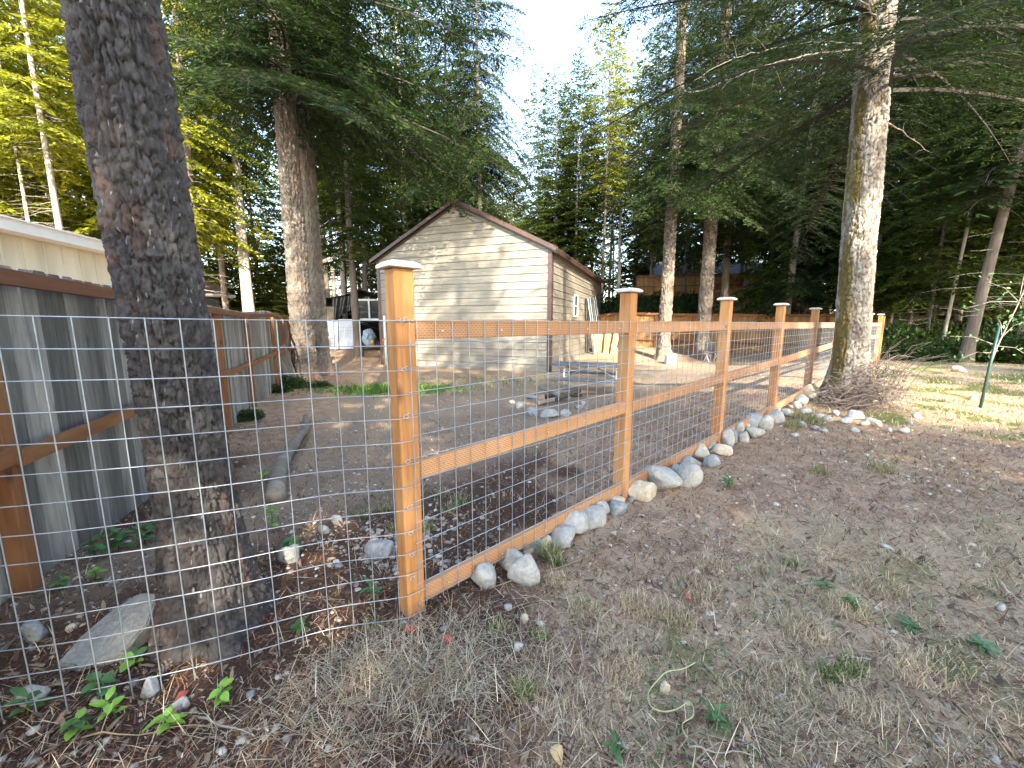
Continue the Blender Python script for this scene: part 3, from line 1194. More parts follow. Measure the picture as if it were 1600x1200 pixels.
# house with dark roof on the bank
bh = thing('house', 'house with dark blue-grey roof and white gable edge up on the bank', 'house', (16, 37, 3.5))
b0 = Vector((12.8, 36, 3.0))
MB().box(b0 + Vector((5, 3, 1.2)), (10, 6, 2.6)).build('wall', M_greyhouse, bh)
MB().prism([b0 + Vector((-.4, -.5, 2.35)), b0 + Vector((-.4, 3, 3.9)), b0 + Vector((-.4, 6.5, 2.35)), b0 + Vector((-.4, 6.5, 2.5)), b0 + Vector((-.4, 3, 4.08)), b0 + Vector((-.4, -.5, 2.5))], (10.8, 0, 0)).build('roof', M_tabletop, bh)
gq = b0 + Vector((2.5, -.9, 2.5))
MB().prism([gq + Vector((-1.9, 0, 0)), gq + Vector((1.9, 0, 0)), gq + Vector((0, 0, 1.25))], (0, 3, 0)).build('gable', M_tabletop, bh)
for s in (-1, 1):
    MB().prism([gq + Vector((s * 2.1, -.05, -.06)), gq + Vector((s * 2.1, -.05, .10)), gq + Vector((0, -.05, 1.46)), gq + Vector((0, -.05, 1.30))], (0, -.06, 0)).build('gable_trim', M_white, bh)
MB().box(b0 + Vector((5, -.55, 2.42)), (10.8, .05, .14)).build('fascia', M_white, bh)

# ------------------------------------------------------------------ tarp shelter and clutter left of the garage
tq = at(545, 530, 23.0)
ts0 = Vector((tq.x, 23.0, gzf(tq.x, 23.0)))
sh = thing('tarp_shelter', 'dark pole shelter under a black tarpaulin with white framed windows', 'shelter', tuple(ts0))


def tl(x, y, z):
    return ts0 + Vector((x * .98 - y * .15, y * .98 + x * .15, z))


for (x, y) in ((-1.35, 0), (1.9, 0), (-1.35, 3.2), (1.9, 3.2), (.35, 0)):
    MB().tube([tl(x, y, -.1), tl(x, y, 2.5)], .06, 7).build('pole', M_twig, sh)
MB().box(tl(.3, 3.15, 1.2), (3.4, .06, 2.5)).build('back_wall', M_dark, sh)
MB().box(tl(-1.42, 1.6, 1.2), (.06, 3.2, 2.5)).build('side_wall', M_dark, sh)
MB().box(tl(1.98, 1.6, 1.2), (.06, 3.2, 2.5)).build('side_wall', M_dark, sh)
# draped roof tarp
nu, nv = 40, 28
V = []
for j in range(nv):
    for i in range(nu):
        u, v = i / (nu - 1), j / (nv - 1)
        x = -2.0 + 4.4 * u
        y = -.35 + 3.9 * v
        zz = 2.45 + .85 * (1 - abs(u - .62) / .62) ** 1.0 * (1 if u < .62 else 1.0) + .05 * math.sin(11 * u + 5 * v) + .04 * math.sin(19 * v + 3 * u)
        zz = 2.45 + .8 * (u / .62 if u < .62 else 1 - (u - .62) / .5) + .05 * math.sin(11 * u + 5 * v) + .035 * math.sin(23 * v + 9 * u)
        V.append(tl(x, y, zz))
fs = [(j * nu + i, j * nu + i + 1, (j + 1) * nu + i + 1, (j + 1) * nu + i) for j in range(nv - 1) for i in range(nu - 1)]
MB().add(V, fs).build('roof_tarp', M_tarp, sh, smooth=True)
# hanging tarp on the front left
V = []
for j in range(22):
    for i in range(30):
        u, v = i / 29, j / 21
        V.append(tl(-.75 + 1.35 * u, -.12 + .10 * math.sin(u * 21 + 3 * v) * (.4 + v) - .05 * v, 2.85 - (.9 + .55 * (1 - u) - .25 * math.sin(u * 3)) * v + .12 * u))
fs = [(j * 30 + i, j * 30 + i + 1, (j + 1) * 30 + i + 1, (j + 1) * 30 + i) for j in range(21) for i in range(29)]
MB().add(V, fs).build('hanging_tarp', M_tarp, sh, smooth=True)
MB().box(tl(-1.1, -.02, 1.95), (.9, .05, .75)).build('front_panel', M_leafy_y if False else M_oldlog, sh)
wf = MB()
for a, b, sx, sz in ((1.25, 2.72, 1.75, .09), (1.25, 1.62, 1.75, .12), (.42, 2.17, .10, 1.02), (1.22, 2.17, .11, 1.02), (2.07, 2.17, .10, 1.02)):
    wf.box(tl(a, -.1, b), (sx, .06, sz))
fr = wf.build('window', M_white, sh)
for a in (.82, 1.65):
    MB().box(tl(a, -.075, 2.17), (.74, .015, .98)).build('pane', M_glass, fr)
# corrugated sheets leaning in front
for i, (x0, w_, hh, lean) in enumerate(((-1.25, .78, 1.62, .14), (-.43, .86, 1.66, .10))):
    lab = ['left pale corrugated metal sheet leaning on the tarp shelter', 'right pale corrugated metal sheet leaning on the tarp shelter'][i]
    n = 40
    vs = []
    for s in (0, 1):
        for k in range(n + 1):
            x = x0 + w_ * k / n
            vs.append(tl(x, -.45 + lean * s * 1.6 + .015 * math.sin(k / n * w_ / .09 * 2 * math.pi), hh * s - .02))
    fs = [(k, k + 1, n + 2 + k, n + 1 + k) for k in range(n)]
    o = MB().add(vs, fs).build('corrugated_sheet', M_corr, None, tl(x0, -.45, 0))
    tag(o, lab, 'metal sheet', 'corrugated sheets by the shelter')
# orange leaning panel with dark handle
oc = tl(-1.05, -1.15, .0)
og = thing('orange_scoop', 'bright orange diamond shaped scoop leaning in front of the corrugated sheets', 'scoop', tuple(oc))
vs = [oc + Vector(p) for p in ((-.28, 0, .62), (-.12, .02, .25), (0, .04, .06), (.12, .02, .35), (.26, .06, .72), (.12, .12, 1.08), (-.02, .12, .98), (0, -.07, .6))]
MB().add(vs, [(0, 1, 7), (1, 2, 7), (2, 3, 7), (3, 4, 7), (4, 5, 7), (5, 6, 7), (6, 0, 7)]).build('blade', M_orange, og)
MB().tube([oc + Vector((-.30, .05, 1.02)), oc + Vector((.02, .1, 1.12)), oc + Vector((.18, .15, 1.45))], .035, 7).build('handle', M_tarp, og, smooth=True)
bq = tl(1.25, -.75, .18)
V = []
fs = []
mbb = bmesh.new()
bmesh.ops.create_icosphere(mbb, subdivisions=3, radius=.5)
for v in mbb.verts:
    n_ = float(fbm(np.array([v.co.x * 3]), np.array([v.co.y * 3]), np.array([v.co.z * 3]), seed=5)[0])
    v.co = Vector((v.co.x * .75, v.co.y * .6, v.co.z * 1.05)) * (.6 + .8 * n_)
    v.co += bq + Vector((0, 0, .45))
me = bpy.data.meshes.new('bundle')
mbb.to_mesh(me)
mbb.free()
me.materials.append(M_bluebag)
o = link('bundled_sheet', me)
tag(o, 'pale blue bundled plastic sheet sitting under the shelter windows', 'bundle')
jug = thing('yellow_jug', 'small yellow jug beside the pale blue bundle', 'jug', tuple(tl(1.5, -1.1, .2)))
jc = tl(1.5, -1.15, .16)
MB().tube([jc, jc + UP * .3, jc + UP * .38, jc + UP * .44], [.11, .11, .06, .04], 10).build('body', M_leaf_tan, jug, smooth=True)
MB().tube([jc + UP * .43, jc + UP * .48], .05, 8).build('lid', M_white, jug)
low = thing('low_bench', 'low plank bench under the clutter beside the garage corner', 'bench', tuple(tl(1.3, -1.0, 0)))
beam('plank', tl(.5, -1.0, .13), tl(2.2, -1.0, .13), .5, .05, M_oldlog, low)
for x in (.6, 2.1):
    MB().box(tl(x, -1.0, .05), (.1, .4, .12)).build('leg', M_oldlog, low)

# stacked timber where the left fence ends
tb = at(452, 485, 17.5)
for i, (dx, dz, L) in enumerate(((0, 1.05, 2.6), (.1, 1.25, 2.2), (.25, 1.45, 1.9))):
    c = Vector((tb.x + dx, 17.5 + .1 * i, gzf(tb.x, 17.5) + dz))
    o = thing('timber', ['lowest', 'middle', 'topmost'][i] + ' weathered timber stacked past the end of the left board fence', 'timber', tuple(c), 'timbers stacked past the fence')
    beam('timber_body', c - Vector((L / 2, .1, 0)), c + Vector((L / 2, .3, -.04)), .3, .18, M_oldlog if i != 1 else M_yellow, o)
for i in range(3):
    pass
o = thing('timber_rack', 'rough block rack that carries the weathered timbers', 'rack', (tb.x, 17.6, gzf(tb.x, 17.6)))
for x in (-.8, .8):
    MB().box((tb.x + x, 17.62, gzf(tb.x, 17.6) + .46), (.35, .4, .98)).build('block', M_oldlog, o)
# a loose board leaning inside the fence end
c = G(446, 603)
o = beam('leaning_board', c + Vector((.25, 0, 0)), c + Vector((-.35, .5, 1.15)), .3, .03, M_oldlog, None, up=(.3, -1, .3))
tag(o, 'loose rough board leaning against the far left fence near the big trunks', 'board')
# ------------------------------------------------------------------ yard things
# picnic table
tA, tB = G(856, 606), G(975, 617)
tc = Vector((1.95, 9.75, 0))
tdir = Vector((.93, -.30, 0)).normalized()
tn = Vector((.30, .93, 0)).normalized()
tg = gzf(tc.x, tc.y)
tc.z = tg
pt = thing('picnic_table', 'dark grey picnic table on galvanised tube legs in the yard', 'picnic table', tuple(tc))
for i in range(5):
    q = tc + tn * (-.30 + .15 * i) + UP * .735
    beam('top_plank', q - tdir * .95, q + tdir * .95, .14, .045, M_tabletop, pt, bev=.012)
for s in (-1, 1):
    for i in range(2):
        q = tc + tn * (s * (.66 + .15 * i)) + UP * .445
        beam('bench_plank', q - tdir * .95, q + tdir * .95, .14, .045, M_tabletop, pt, bev=.012)
for s in (-1, 1):
    q = tc + tdir * (s * .62)
    lz = [(-.33, .70), (-.33, .41), (-.42, 0)]
    for t_ in (-1, 1):
        a = q + tn * (t_ * .28) + UP * .70
        b = q + tn * (t_ * .40)
        MB().tube([a, b + UP * .02], .026, 8).build('leg', M_galv, pt, smooth=True)
    MB().tube([q - tn * .83 + UP * .40, q + tn * .83 + UP * .40], .024, 8).build('crossbar', M_galv, pt, smooth=True)
    MB().tube([q - tn * .34 + UP * .69, q + tn * .34 + UP * .69], .024, 8).build('crossbar', M_galv, pt, smooth=True)
    MB().tube([q + UP * .40, tc + tdir * (s * .08) + UP * .69], .014, 6).build('brace', M_galv, pt, smooth=True)


# rocks
def rock_mesh(seed, sx, sy, sz, mat, sub=3, rough=.35, facet=0.0):
    bm = bmesh.new()
    bmesh.ops.create_icosphere(bm, subdivisions=sub, radius=1.0)
    co = np.array([v.co for v in bm.verts])
    n = fbm(co[:, 0] * 1.1 + seed, co[:, 1] * 1.1 - seed, co[:, 2] * 1.1, seed=seed, o=3)
    n2 = fbm(co[:, 0] * 4 + seed, co[:, 1] * 5, co[:, 2] * 5, seed=seed + 7, o=2)
    r = 1 + rough * (n - .5) * 2 + .16 * (n2 - .5)
    co = co * r[:, None]
    if facet:
        rs = np.random.default_rng(seed)
        for _ in range(11):
            d = rs.normal(size=3)
            d /= np.linalg.norm(d)
            lim = .50 + .28 * rs.random()
            pr = co @ d
            co = co - np.outer(np.clip(pr - lim, 0, None) * facet, d)
    co = co * np.array([sx, sy, sz])
    for v, c in zip(bm.verts, co):
        v.co = c
    for f in bm.faces:
        f.smooth = True
    me = bpy.data.meshes.new('stone')
    bm.to_mesh(me)
    bm.free()
    me.materials.append(mat)
    return me


ORD = ['first', 'second', 'third', 'fourth', 'fifth', 'sixth', 'seventh', 'eighth', 'ninth', 'tenth', 'eleventh', 'twelfth', 'thirteenth', 'fourteenth',
       'fifteenth', 'sixteenth', 'seventeenth', 'eighteenth', 'nineteenth', 'twentieth', 'twenty-first', 'twenty-second', 'twenty-third', 'twenty-fourth',
       'twenty-fifth', 'twenty-sixth', 'twenty-seventh', 'twenty-eighth', 'twenty-ninth', 'thirtieth', 'thirty-first', 'thirty-second', 'thirty-third', 'thirty-fourth', 'thirty-fifth', 'thirty-sixth', 'thirty-seventh', 'thirty-eighth', 'thirty-ninth', 'fortieth', 'forty-first', 'forty-second', 'forty-third', 'forty-fourth', 'forty-fifth']


def place_rock(name, px, py, w, h, mat, seed, label, group, depth=.8, rot=0, facet=0.8, sink=.5, rough=.5, pos=None):
    """w, h: apparent size in photo pixels at the point where the stone touches the ground"""
    g = G(px, py) if pos is None else Vector(pos)
    k = (g.y * math.cos(PITCH) - (g.z - CAMZ) * math.sin(PITCH)) / FPX
    w = w * (1 - .28 * min(1, abs(px - 800) / 800.0))
    sx, sz = w * k / 2, h * k / 2
    sy = sx * depth
    o = link(name, rock_mesh(seed, sx, sy, sz, mat, 3, rough, facet), None, (g.x, g.y + sy * .6, gzz(g.x, g.y) + sz * (1 - sink)))
    o.rotation_euler = (random.uniform(-.15, .15), random.uniform(-.2, .2), rot)
    tag(o, label, 'stone', group)
    return o


S, B, C_, GR = M_stone, M_stone2, M_stone3, M_granite
cname = {S.name: 'pale grey', B.name: 'buff', C_.name: 'blue-grey', GR.name: 'speckled'}
# (px, py of lower edge, width, height, material)
row = [(755, 922, 46, 38, S), (798, 888, 34, 36, S), (820, 915, 44, 42, S), (826, 862, 34, 26, C_), (854, 856, 20, 20, B), (878, 850, 52, 26, S), (899, 838, 62, 40, S),
       (930, 826, 48, 34, S), (941, 808, 28, 26, S), (962, 794, 34, 20, B), (967, 806, 30, 22, C_), (1006, 782, 48, 30, B), (1039, 766, 56, 36, S), (1038, 740, 36, 16, C_),
       (1060, 748, 26, 28, C_), (1080, 762, 42, 30, S), (1078, 733, 36, 22, C_), (1100, 722, 30, 22, B), (1112, 730, 22, 20, C_), (1132, 712, 30, 20, B), (1111, 706, 24, 18, S),
       (1125, 695, 20, 16, C_), (1139, 700, 22, 26, S), (1148, 692, 16, 24, C_), (1156, 684, 18, 28, S), (1164, 692, 20, 18, S), (1166, 673, 18, 18, B), (1178, 672, 28, 26, C_),
       (1184, 684, 32, 20, S), (1203, 672, 22, 26, S), (1188, 660, 18, 16, S), (1204, 654, 14, 12, B), (1218, 662, 26, 20, S), (1232, 650, 20, 14, C_), (1246, 640, 20, 14, S),
       (1256, 634, 28, 18, C_), (1274, 624, 30, 22, B)]
random.seed(12)
for i, (px, py, w_, h_, m) in enumerate(row):
    size = 'large' if w_ * 1.0 / (py - 505) > .16 else 'small'
    place_rock('river_stone', px, py, w_ * 1.3, h_ * 1.35, m, 100 + i, f'{size} {cname[m.name]} stone under the wire fence, {ORD[i]} from the corner post', 'stones along the foot of the wire fence',
               rot=random.uniform(-.5, .5), depth=random.uniform(.75, 1.0))
for i in range(26):
    t_ = .55 + i * .255 + random.uniform(-.05, .05)
    q = F0 + fd * t_ + fo * random.uniform(.0, .09)
    k = random.uniform(.030, .055)
    o = link('wedged_stone', rock_mesh(160 + i, k * 1.25, k, k * .85, random.choice((S, C_, S, B)), 3, .5, .8), None, (q.x, q.y, gzz(q.x, q.y) + k * .25))
    o.rotation_euler = (random.uniform(-.3, .3), random.uniform(-.3, .3), random.uniform(0, 3))
    tag(o, f'small stone wedged below the bottom rail of the wire fence, {ORD[i]} from the corner post', 'stone', 'small stones wedged below the bottom rail')
# stones spilled by the mossy tree
pile = [(1262, 648, 22, 14, C_), (1282, 655, 20, 12, S), (1296, 660, 22, 12, S), (1308, 650, 18, 12, C_), (1256, 668, 18, 12, S), (1276, 672, 18, 10, C_), (1290, 676, 14, 8, S), (1245, 682, 18, 8, S),
        (1326, 663, 22, 12, C_), (1340, 657, 34, 16, C_), (1352, 667, 20, 10, S), (1336, 676, 18, 10, S), (1374, 668, 16, 14, B), (1362, 660, 18, 9, C_), (1390, 676, 14, 8, S), (1418, 678, 26, 10, S),
        (1424, 664, 14, 8, C_), (1434, 655, 16, 10, S)]
for i, (px, py, w_, h_, m) in enumerate(pile):
    place_rock('broken_stone', px, py, w_, h_ * 1.15, m, 200 + i, f'{cname[m.name]} stone, {ORD[i]} in the loose spill before the mossy tree', 'stones spilled before the mossy tree', rot=random.uniform(-.8, .8), facet=.7)
# single stones
gl, gr_ = G(84, 1046), G(206, 1024)
ex = (gr_ - gl).normalized()
W_ = (gr_ - gl).length
ey = Vector((-ex.y, ex.x, 0)).normalized()
bm = bmesh.new()
for a, b, c in ((0, 0, -.05), (.45, -.06, -.05), (.95, -.02, -.05), (1.08, .10, -.05), (.9, .34, -.05), (.2, .36, -.05), (-.05, .14, -.05), (.02, .01, .012), (.45, -.045, .02), (.93, -.01, .03),
                (1.05, .10, .075), (.90, .26, .125), (.62, .27, .135), (.30, .22, .095), (.05, .12, .04), (.98, .03, .055), (.75, .16, .105)):
    bm.verts.new(gl + ex * (a * W_) + ey * b + UP * c)
bmesh.ops.convex_hull(bm, input=bm.verts)
bmesh.ops.bevel(bm, geom=list(bm.edges), offset=.006, segments=2, affect='EDGES')
bmesh.ops.triangulate(bm, faces=bm.faces)
bmesh.ops.subdivide_edges(bm, edges=bm.edges, cuts=2, use_grid_fill=True)
co = np.array([v.co for v in bm.verts])
nn_ = fbm(co[:, 0] * 30, co[:, 1] * 30, co[:, 2] * 30, seed=3) - .5
for v, q in zip(bm.verts, nn_):
    v.co += Vector((q * .008, q * -.008, q * .012)) - gl
me = bpy.data.meshes.new('granite')
bm.to_mesh(me)
bm.free()
me.materials.append(GR)
tag(link('granite_rock', me, None, gl), 'big speckled angular granite rock lying inside the bare wire fence by the near trunk', 'stone')
singles = [(48, 1012, 46, 52, C_, 'grey pointed stone at the far left behind the bare wire fence'),
           (228, 1092, 46, 30, C_, 'dark rounded stone outside the bare wire fence among small green plants'),
           (278, 1112, 30, 20, S, 'pale smooth stone beside the bright green sprig'),
           (447, 882, 42, 36, S, 'white jagged stone inside the bare wire fence right of the near trunk'),
           (588, 876, 84, 28, C_, 'flat grey stone half buried behind the bare wire fence near the corner post'),
           (506, 836, 20, 18, S, 'round grey stone on the gravel patch inside the bare wire fence'),
           (525, 822, 22, 20, S, 'pair-topping grey stone upright on the gravel patch inside the bare wire fence'),
           (584, 852, 22, 12, B, 'flat buff stone on the gravel left of the corner post'),
           (38, 1108, 60, 30, S, 'white and grey stone in the dry weeds at the lower left corner'),
           (809, 1024, 20, 18, C_, 'smooth blue-grey egg shaped pebble on the bare brown soil'),
           (794, 958, 16, 13, S, 'white pebble with a hollow on the bare brown soil'),
           (1040, 1088, 18, 26, B, 'buff upright pebble in the dry grass beside the pale string'),
           (695, 920, 16, 13, B, 'round buff pebble under the first bottom rail'),
           (820, 976, 14, 18, B, 'small cream pebble left of the straw grass'),
           (1388, 862, 22, 8, S, 'thin pale chip of stone on the bare ground right of centre'),
           (1567, 958, 18, 14, S, 'pale round stone at the right edge of the grass'),
           (1503, 582, 30, 14, B, 'tan boulder at the foot of the leaning trunk on the right'),
           (1525, 625, 18, 10, S, 'pale stone near the foot of the staked sapling'),
           (1214, 792, 14, 8, S, 'small grey stone alone on bare soil beside the green weed clump'),
           (108, 990, 22, 14, B, 'buff pebble on the brown litter behind the bare wire fence')]
for i, (px, py, w_, h_, m, lab) in enumerate(singles):
    place_rock('stone' if w_ > 24 else 'pebble', px, py, w_, h_ * 1.1, m, 300 + i, lab, None, rot=random.uniform(-.4, .4), facet=.9 if m in (GR, C_) else .6)

# fire ring
ring = [(p_, q_, w_ * .7, h_ * .75, m_) for p_, q_, w_, h_, m_ in [(812, 640, 26, 18, S), (832, 650, 36, 22, C_), (800, 632, 18, 10, C_), (862, 653, 44, 20, S), (884, 652, 38, 17, S), (905, 640, 22, 12, C_), (912, 632, 20, 10, S), (890, 622, 24, 9, C_), (830, 624, 26, 10, C_), (858, 618, 26, 9, S)]]
for i, (px, py, w_, h_, m) in enumerate(ring):
    place_rock('fire_ring_stone', px, py, w_, h_ * 1.2, m, 400 + i, f'{cname[m.name]} block of the fire ring, {ORD[i]} counted from its left front', 'stones of the fire ring', facet=.8, rot=random.uniform(-.3, .3))
for i, (px, py, dx, dy, L) in enumerate(((866, 632, .9, .2, .75), (880, 628, .8, -.4, .85), (872, 626, .95, .1, .6), (888, 634, .6, .5, .7), (858, 630, -.5, .6, .6))):
    g = G(px, py)
    v = Vector((dx, dy, .12)).normalized() * L / 2
    o = MB().tube([g + UP * (.08 + .045 * i) - v, g + UP * (.10 + .045 * i), g + UP * (.08 + .045 * i) + v], [.05, .055, .035], 7).build('charred_log', M_char if i % 2 else M_oldlog, None, g)
    tag(o, ['thickest', 'longest', 'shortest', 'topmost', 'leftmost'][i] + ' half burnt stick lying in the fire ring', 'log', 'sticks in the fire ring')

# fallen log beside the path in the yard
a, b = G(478, 655), G(428, 786)
n = 14
pts = [a.lerp(b, i / (n - 1)) + Vector((.06 * math.sin(i * .5), 0, .045 + .01 * math.sin(i * 1.3))) for i in range(n)]
o = MB().tube(pts, [.05 + .035 * i / n + .006 * math.sin(i * 2.1) for i in range(n)], 12).build('fallen_log', M_oldlog, None, b, smooth=True)
tag(o, 'long thin grey log lying on the litter between the near trunk and the yard', 'log')

# folding chair and cooler under the far trees
c = Vector((9.3, 18.6, 0))
c.z = gzf(c.x, c.y)
ch = thing('folding_chair', 'dark folding chair with white legs under the far trees', 'chair', tuple(c))
MB().box(c + Vector((0, 0, .42)), (.46, .42, .05)).build('seat', M_tarp, ch)
MB().box(c + Vector((0, .24, .70)), (.46, .05, .45)).build('backrest', M_tarp, ch)
for sx in (-.22, .22):
    MB().tube([c + Vector((sx, -.24, 0)), c + Vector((sx, .18, .44))], .016, 6).build('leg', M_white, ch)
    MB().tube([c + Vector((sx, .26, 0)), c + Vector((sx, -.16, .44))], .016, 6).build('leg', M_white, ch)
c = at(1048, 545, 17.6)
c.z = gzf(c.x, c.y)
cl = thing('cooler', 'small pale blue cooler box on the ground beyond the picnic table', 'cooler', tuple(c))
MB().box(c + UP * .2, (.40, .3, .38)).build('body', M_bluebag, cl)
MB().box(c + UP * .43, (.43, .33, .07)).build('lid', M_white, cl)
# ------------------------------------------------------------------ trees
def norm(a):
    return a / np.maximum(1e-9, np.linalg.norm(a, axis=-1, keepdims=True))


def kites(P, D, Wd, ln, wd, r):
    """one kite-shaped twig tip per row"""
    m = P + D * (ln * .42)[:, None]
    V = np.stack([P, m + Wd * wd[:, None], P + D * ln[:, None], m - Wd * wd[:, None]], 1)
    return V.reshape(-1, 3)


def bough(seed, L, l2f=.36, step2=.12, step3=.07, tl=.12, tw=.014, droop=.22, hang=.35, drop=.14):
    r = np.random.default_rng(seed)
    wob = r.uniform(-.06, .06)

    def axis(s):
        s = np.asarray(s, float)
        return np.stack([L * s, L * wob * np.sin(s * 4 + seed), L * (.12 * s - (droop + .12) * s ** 1.7)], -1)
    n2 = int(2 * .92 * L / step2)
    Ps, Ds, Ss = [], [], []
    wq = []
    for i in range(n2):
        if r.random() < drop:
            continue
        s = .06 + .94 * (i + r.random()) / n2
        side = 1 if i % 2 else -1
        l2 = l2f * L * min(1, s / .16 + .25) * max(.0, (1 - s)) ** .62 * r.uniform(.45, 1.2) + .10
        an = math.radians(r.uniform(30, 76))
        d2 = np.array([math.cos(an), side * math.sin(an), r.uniform(-.10, .10)])
        p0 = axis(s)
        m = max(2, int(l2 / step3))
        t = (np.arange(m) + r.random(m) * .6 + .3) / m
        pts = p0 + d2 * (l2 * t)[:, None]
        pts[:, 2] -= hang * l2 * t ** 2
        pts += r.normal(0, .012, pts.shape)
        for sd in (-1, 1):
            per = np.array([-d2[1], d2[0], 0]) * sd
            dd = d2 * .65 + per * .75 + np.array([0, 0, -.30])
            D = norm(dd + r.normal(0, .28, (m, 3)))
            Ps.append(pts)
            Ds.append(D)
            Ss.append(np.full(m, s))
        Ps.append(pts[-1:])
        Ds.append(norm((d2 + np.array([0, 0, -.35]))[None]))
        Ss.append(np.array([s]))
        e = p0 + d2 * l2
        e[2] -= hang * l2
        md = p0 + d2 * l2 * .5
        md[2] -= hang * l2 * .25
        wq.append((p0, md, e))
    P, D, S_ = np.vstack(Ps), np.vstack(Ds), np.concatenate(Ss)
    n = len(P)
    Wd = norm(np.cross(D, norm(r.normal(0, .6, (n, 3)) + np.array([0, 0, 1.0]))))
    V = kites(P, D, Wd, tl * r.uniform(.6, 1.35, n), tw * r.uniform(.7, 1.3, n), r)
    Qk = np.arange(4 * n).reshape(-1, 4)
    tint = np.repeat(np.clip(r.normal(.45, .22, n) + .18 * S_, 0, 1), 4)
    # wood: side twigs as slim ribbons, main limb as a triangular tube
    WV, WQ = [], []
    b = 4 * n
    for p0, md, e in wq:
        w = np.array([0, 0, .0022])
        WV += [p0 - w, p0 + w, md + w * .8, md - w * .8, e + w * .3, e - w * .3]
        WQ += [(b, b + 1, b + 2, b + 3), (b + 3, b + 2, b + 4, b + 5)]
        b += 6
    ss = np.linspace(0, 1, 8)
    ax = axis(ss)
    for k in range(8):
        rad = .012 * L * .55 * (1 - ss[k]) + .004
        for q in range(3):
            a = 2 * math.pi * q / 3
            WV.append(ax[k] + np.array([0, math.cos(a) * rad, math.sin(a) * rad]))
    for k in range(7):
        for q in range(3):
            WQ.append((b + k * 3 + q, b + k * 3 + (q + 1) % 3, b + k * 3 + 3 + (q + 1) % 3, b + k * 3 + 3 + q))
    V = np.vstack([V, np.array(WV)])
    Qa = np.vstack([Qk, np.array(WQ)])
    mi = np.concatenate([np.zeros(n, int), np.ones(len(WQ), int)])
    tint = np.concatenate([tint, np.zeros(len(WV))])
    return V, Qa, mi, tint


def crown(name, seed, z0, z1, rfun, nb, lib, droop0=-.05, droop1=.5, power=1.0, asym=None):
    """boughs from a library whorled round the stem"""
    r = np.random.default_rng(seed)
    VV, QQ, MI, TT = [], [], [], []
    b = 0
    lens = np.array([l for l, _ in lib])
    for i in range(nb):
        f = ((i + r.random()) / nb) ** power
        z = z0 + (z1 - z0) * f
        R = rfun(f) * r.uniform(.72, 1.12)
        az = i * 2.399963 + r.uniform(-.5, .5)
        if asym:
            R *= 1 - asym[1] * (.5 - .5 * math.cos(az - asym[0]))
        cls = [k for k in range(len(lib)) if abs(lens[k] - R) == np.min(np.abs(lens - R))]
        L, (V, Qa, mi, ti) = lib[cls[r.integers(len(cls))]]
        V = V * (R / L)
        pit = droop0 + (droop1 - droop0) * f + r.uniform(-.13, .13)     # + points up
        roll = r.uniform(-.25, .25)
        cr, sr = math.cos(roll), math.sin(roll)
        V = np.stack([V[:, 0], V[:, 1] * cr - V[:, 2] * sr, V[:, 1] * sr + V[:, 2] * cr], -1)
        cp, sp = math.cos(pit), math.sin(pit)
        V = np.stack([V[:, 0] * cp - V[:, 2] * sp, V[:, 1], V[:, 0] * sp + V[:, 2] * cp], -1)
        ca, sa = math.cos(az), math.sin(az)
        V = np.stack([V[:, 0] * ca - V[:, 1] * sa, V[:, 0] * sa + V[:, 1] * ca, V[:, 2] + z], -1)
        VV.append(V)
        QQ.append(Qa + b)
        MI.append(mi)
        TT.append(np.clip(ti + r.normal(0, .12), 0, 1))
        b += len(V)
    return mesh_np(name, np.vstack(VV), np.vstack(QQ), mats=[M_needle_shaded, M_twig], midx=np.concatenate(MI), attrs={'tint': np.concatenate(TT)})


# near boughs: fine twigs; far boughs: coarser
near_lib = [(L, bough(10 + i, L, .36, .115, .07, .14, .0160)) for i, L in enumerate((1.4, 2.3, 3.3, 3.5, 4.6, 4.8))]
far_lib = [(L, bough(40 + i, L, .38, .175, .115, .22, .036)) for i, L in enumerate((.9, 1.5, 1.6, 2.3, 2.4, 3.1))]

fine_lib = [(L, bough(70 + i, L, .34, .10, .042, .085, .0062)) for i, L in enumerate((1.4, 2.6, 3.4, 4.2))]
C_T2 = crown('crown_fir', 23, 4.3, 21.0, lambda f: 4.0 * (1 - f) ** .8 + .5, 70, fine_lib, -.06, .45, 1.9)
C_heroA = crown('crown_fir', 1, 5.2, 22.0, lambda f: 4.7 * (1 - f) ** .75 + .5, 122, near_lib, -.30, .45, 1.8, (-.85, .62))
C_heroB = crown('crown_fir', 2, 5.6, 21.0, lambda f: 4.2 * (1 - f) ** .8 + .5, 100, near_lib, -.35, .45, 1.8)
C_A = crown('crown_fir', 3, 5.5, 24.0, lambda f: 2.7 * (1 - f) ** .75 + .3, 165, far_lib, -.25, .5)
C_B = crown('crown_fir', 4, 8.5, 23.0, lambda f: 2.1 * (1 - f) ** .7 + .3, 120, far_lib, -.3, .4)
C_C = crown('crown_young_fir', 5, .5, 12.5, lambda f: 2.5 * (1 - f) ** .9 + .15, 165, far_lib, -.15, .6)
C_D = crown('crown_fir', 6, 2.4, 20.0, lambda f: 2.9 * (1 - f) ** .8 * (.6 + .4 * math.sin(f * 23) ** 2) + .3, 170, far_lib, -.3, .5)


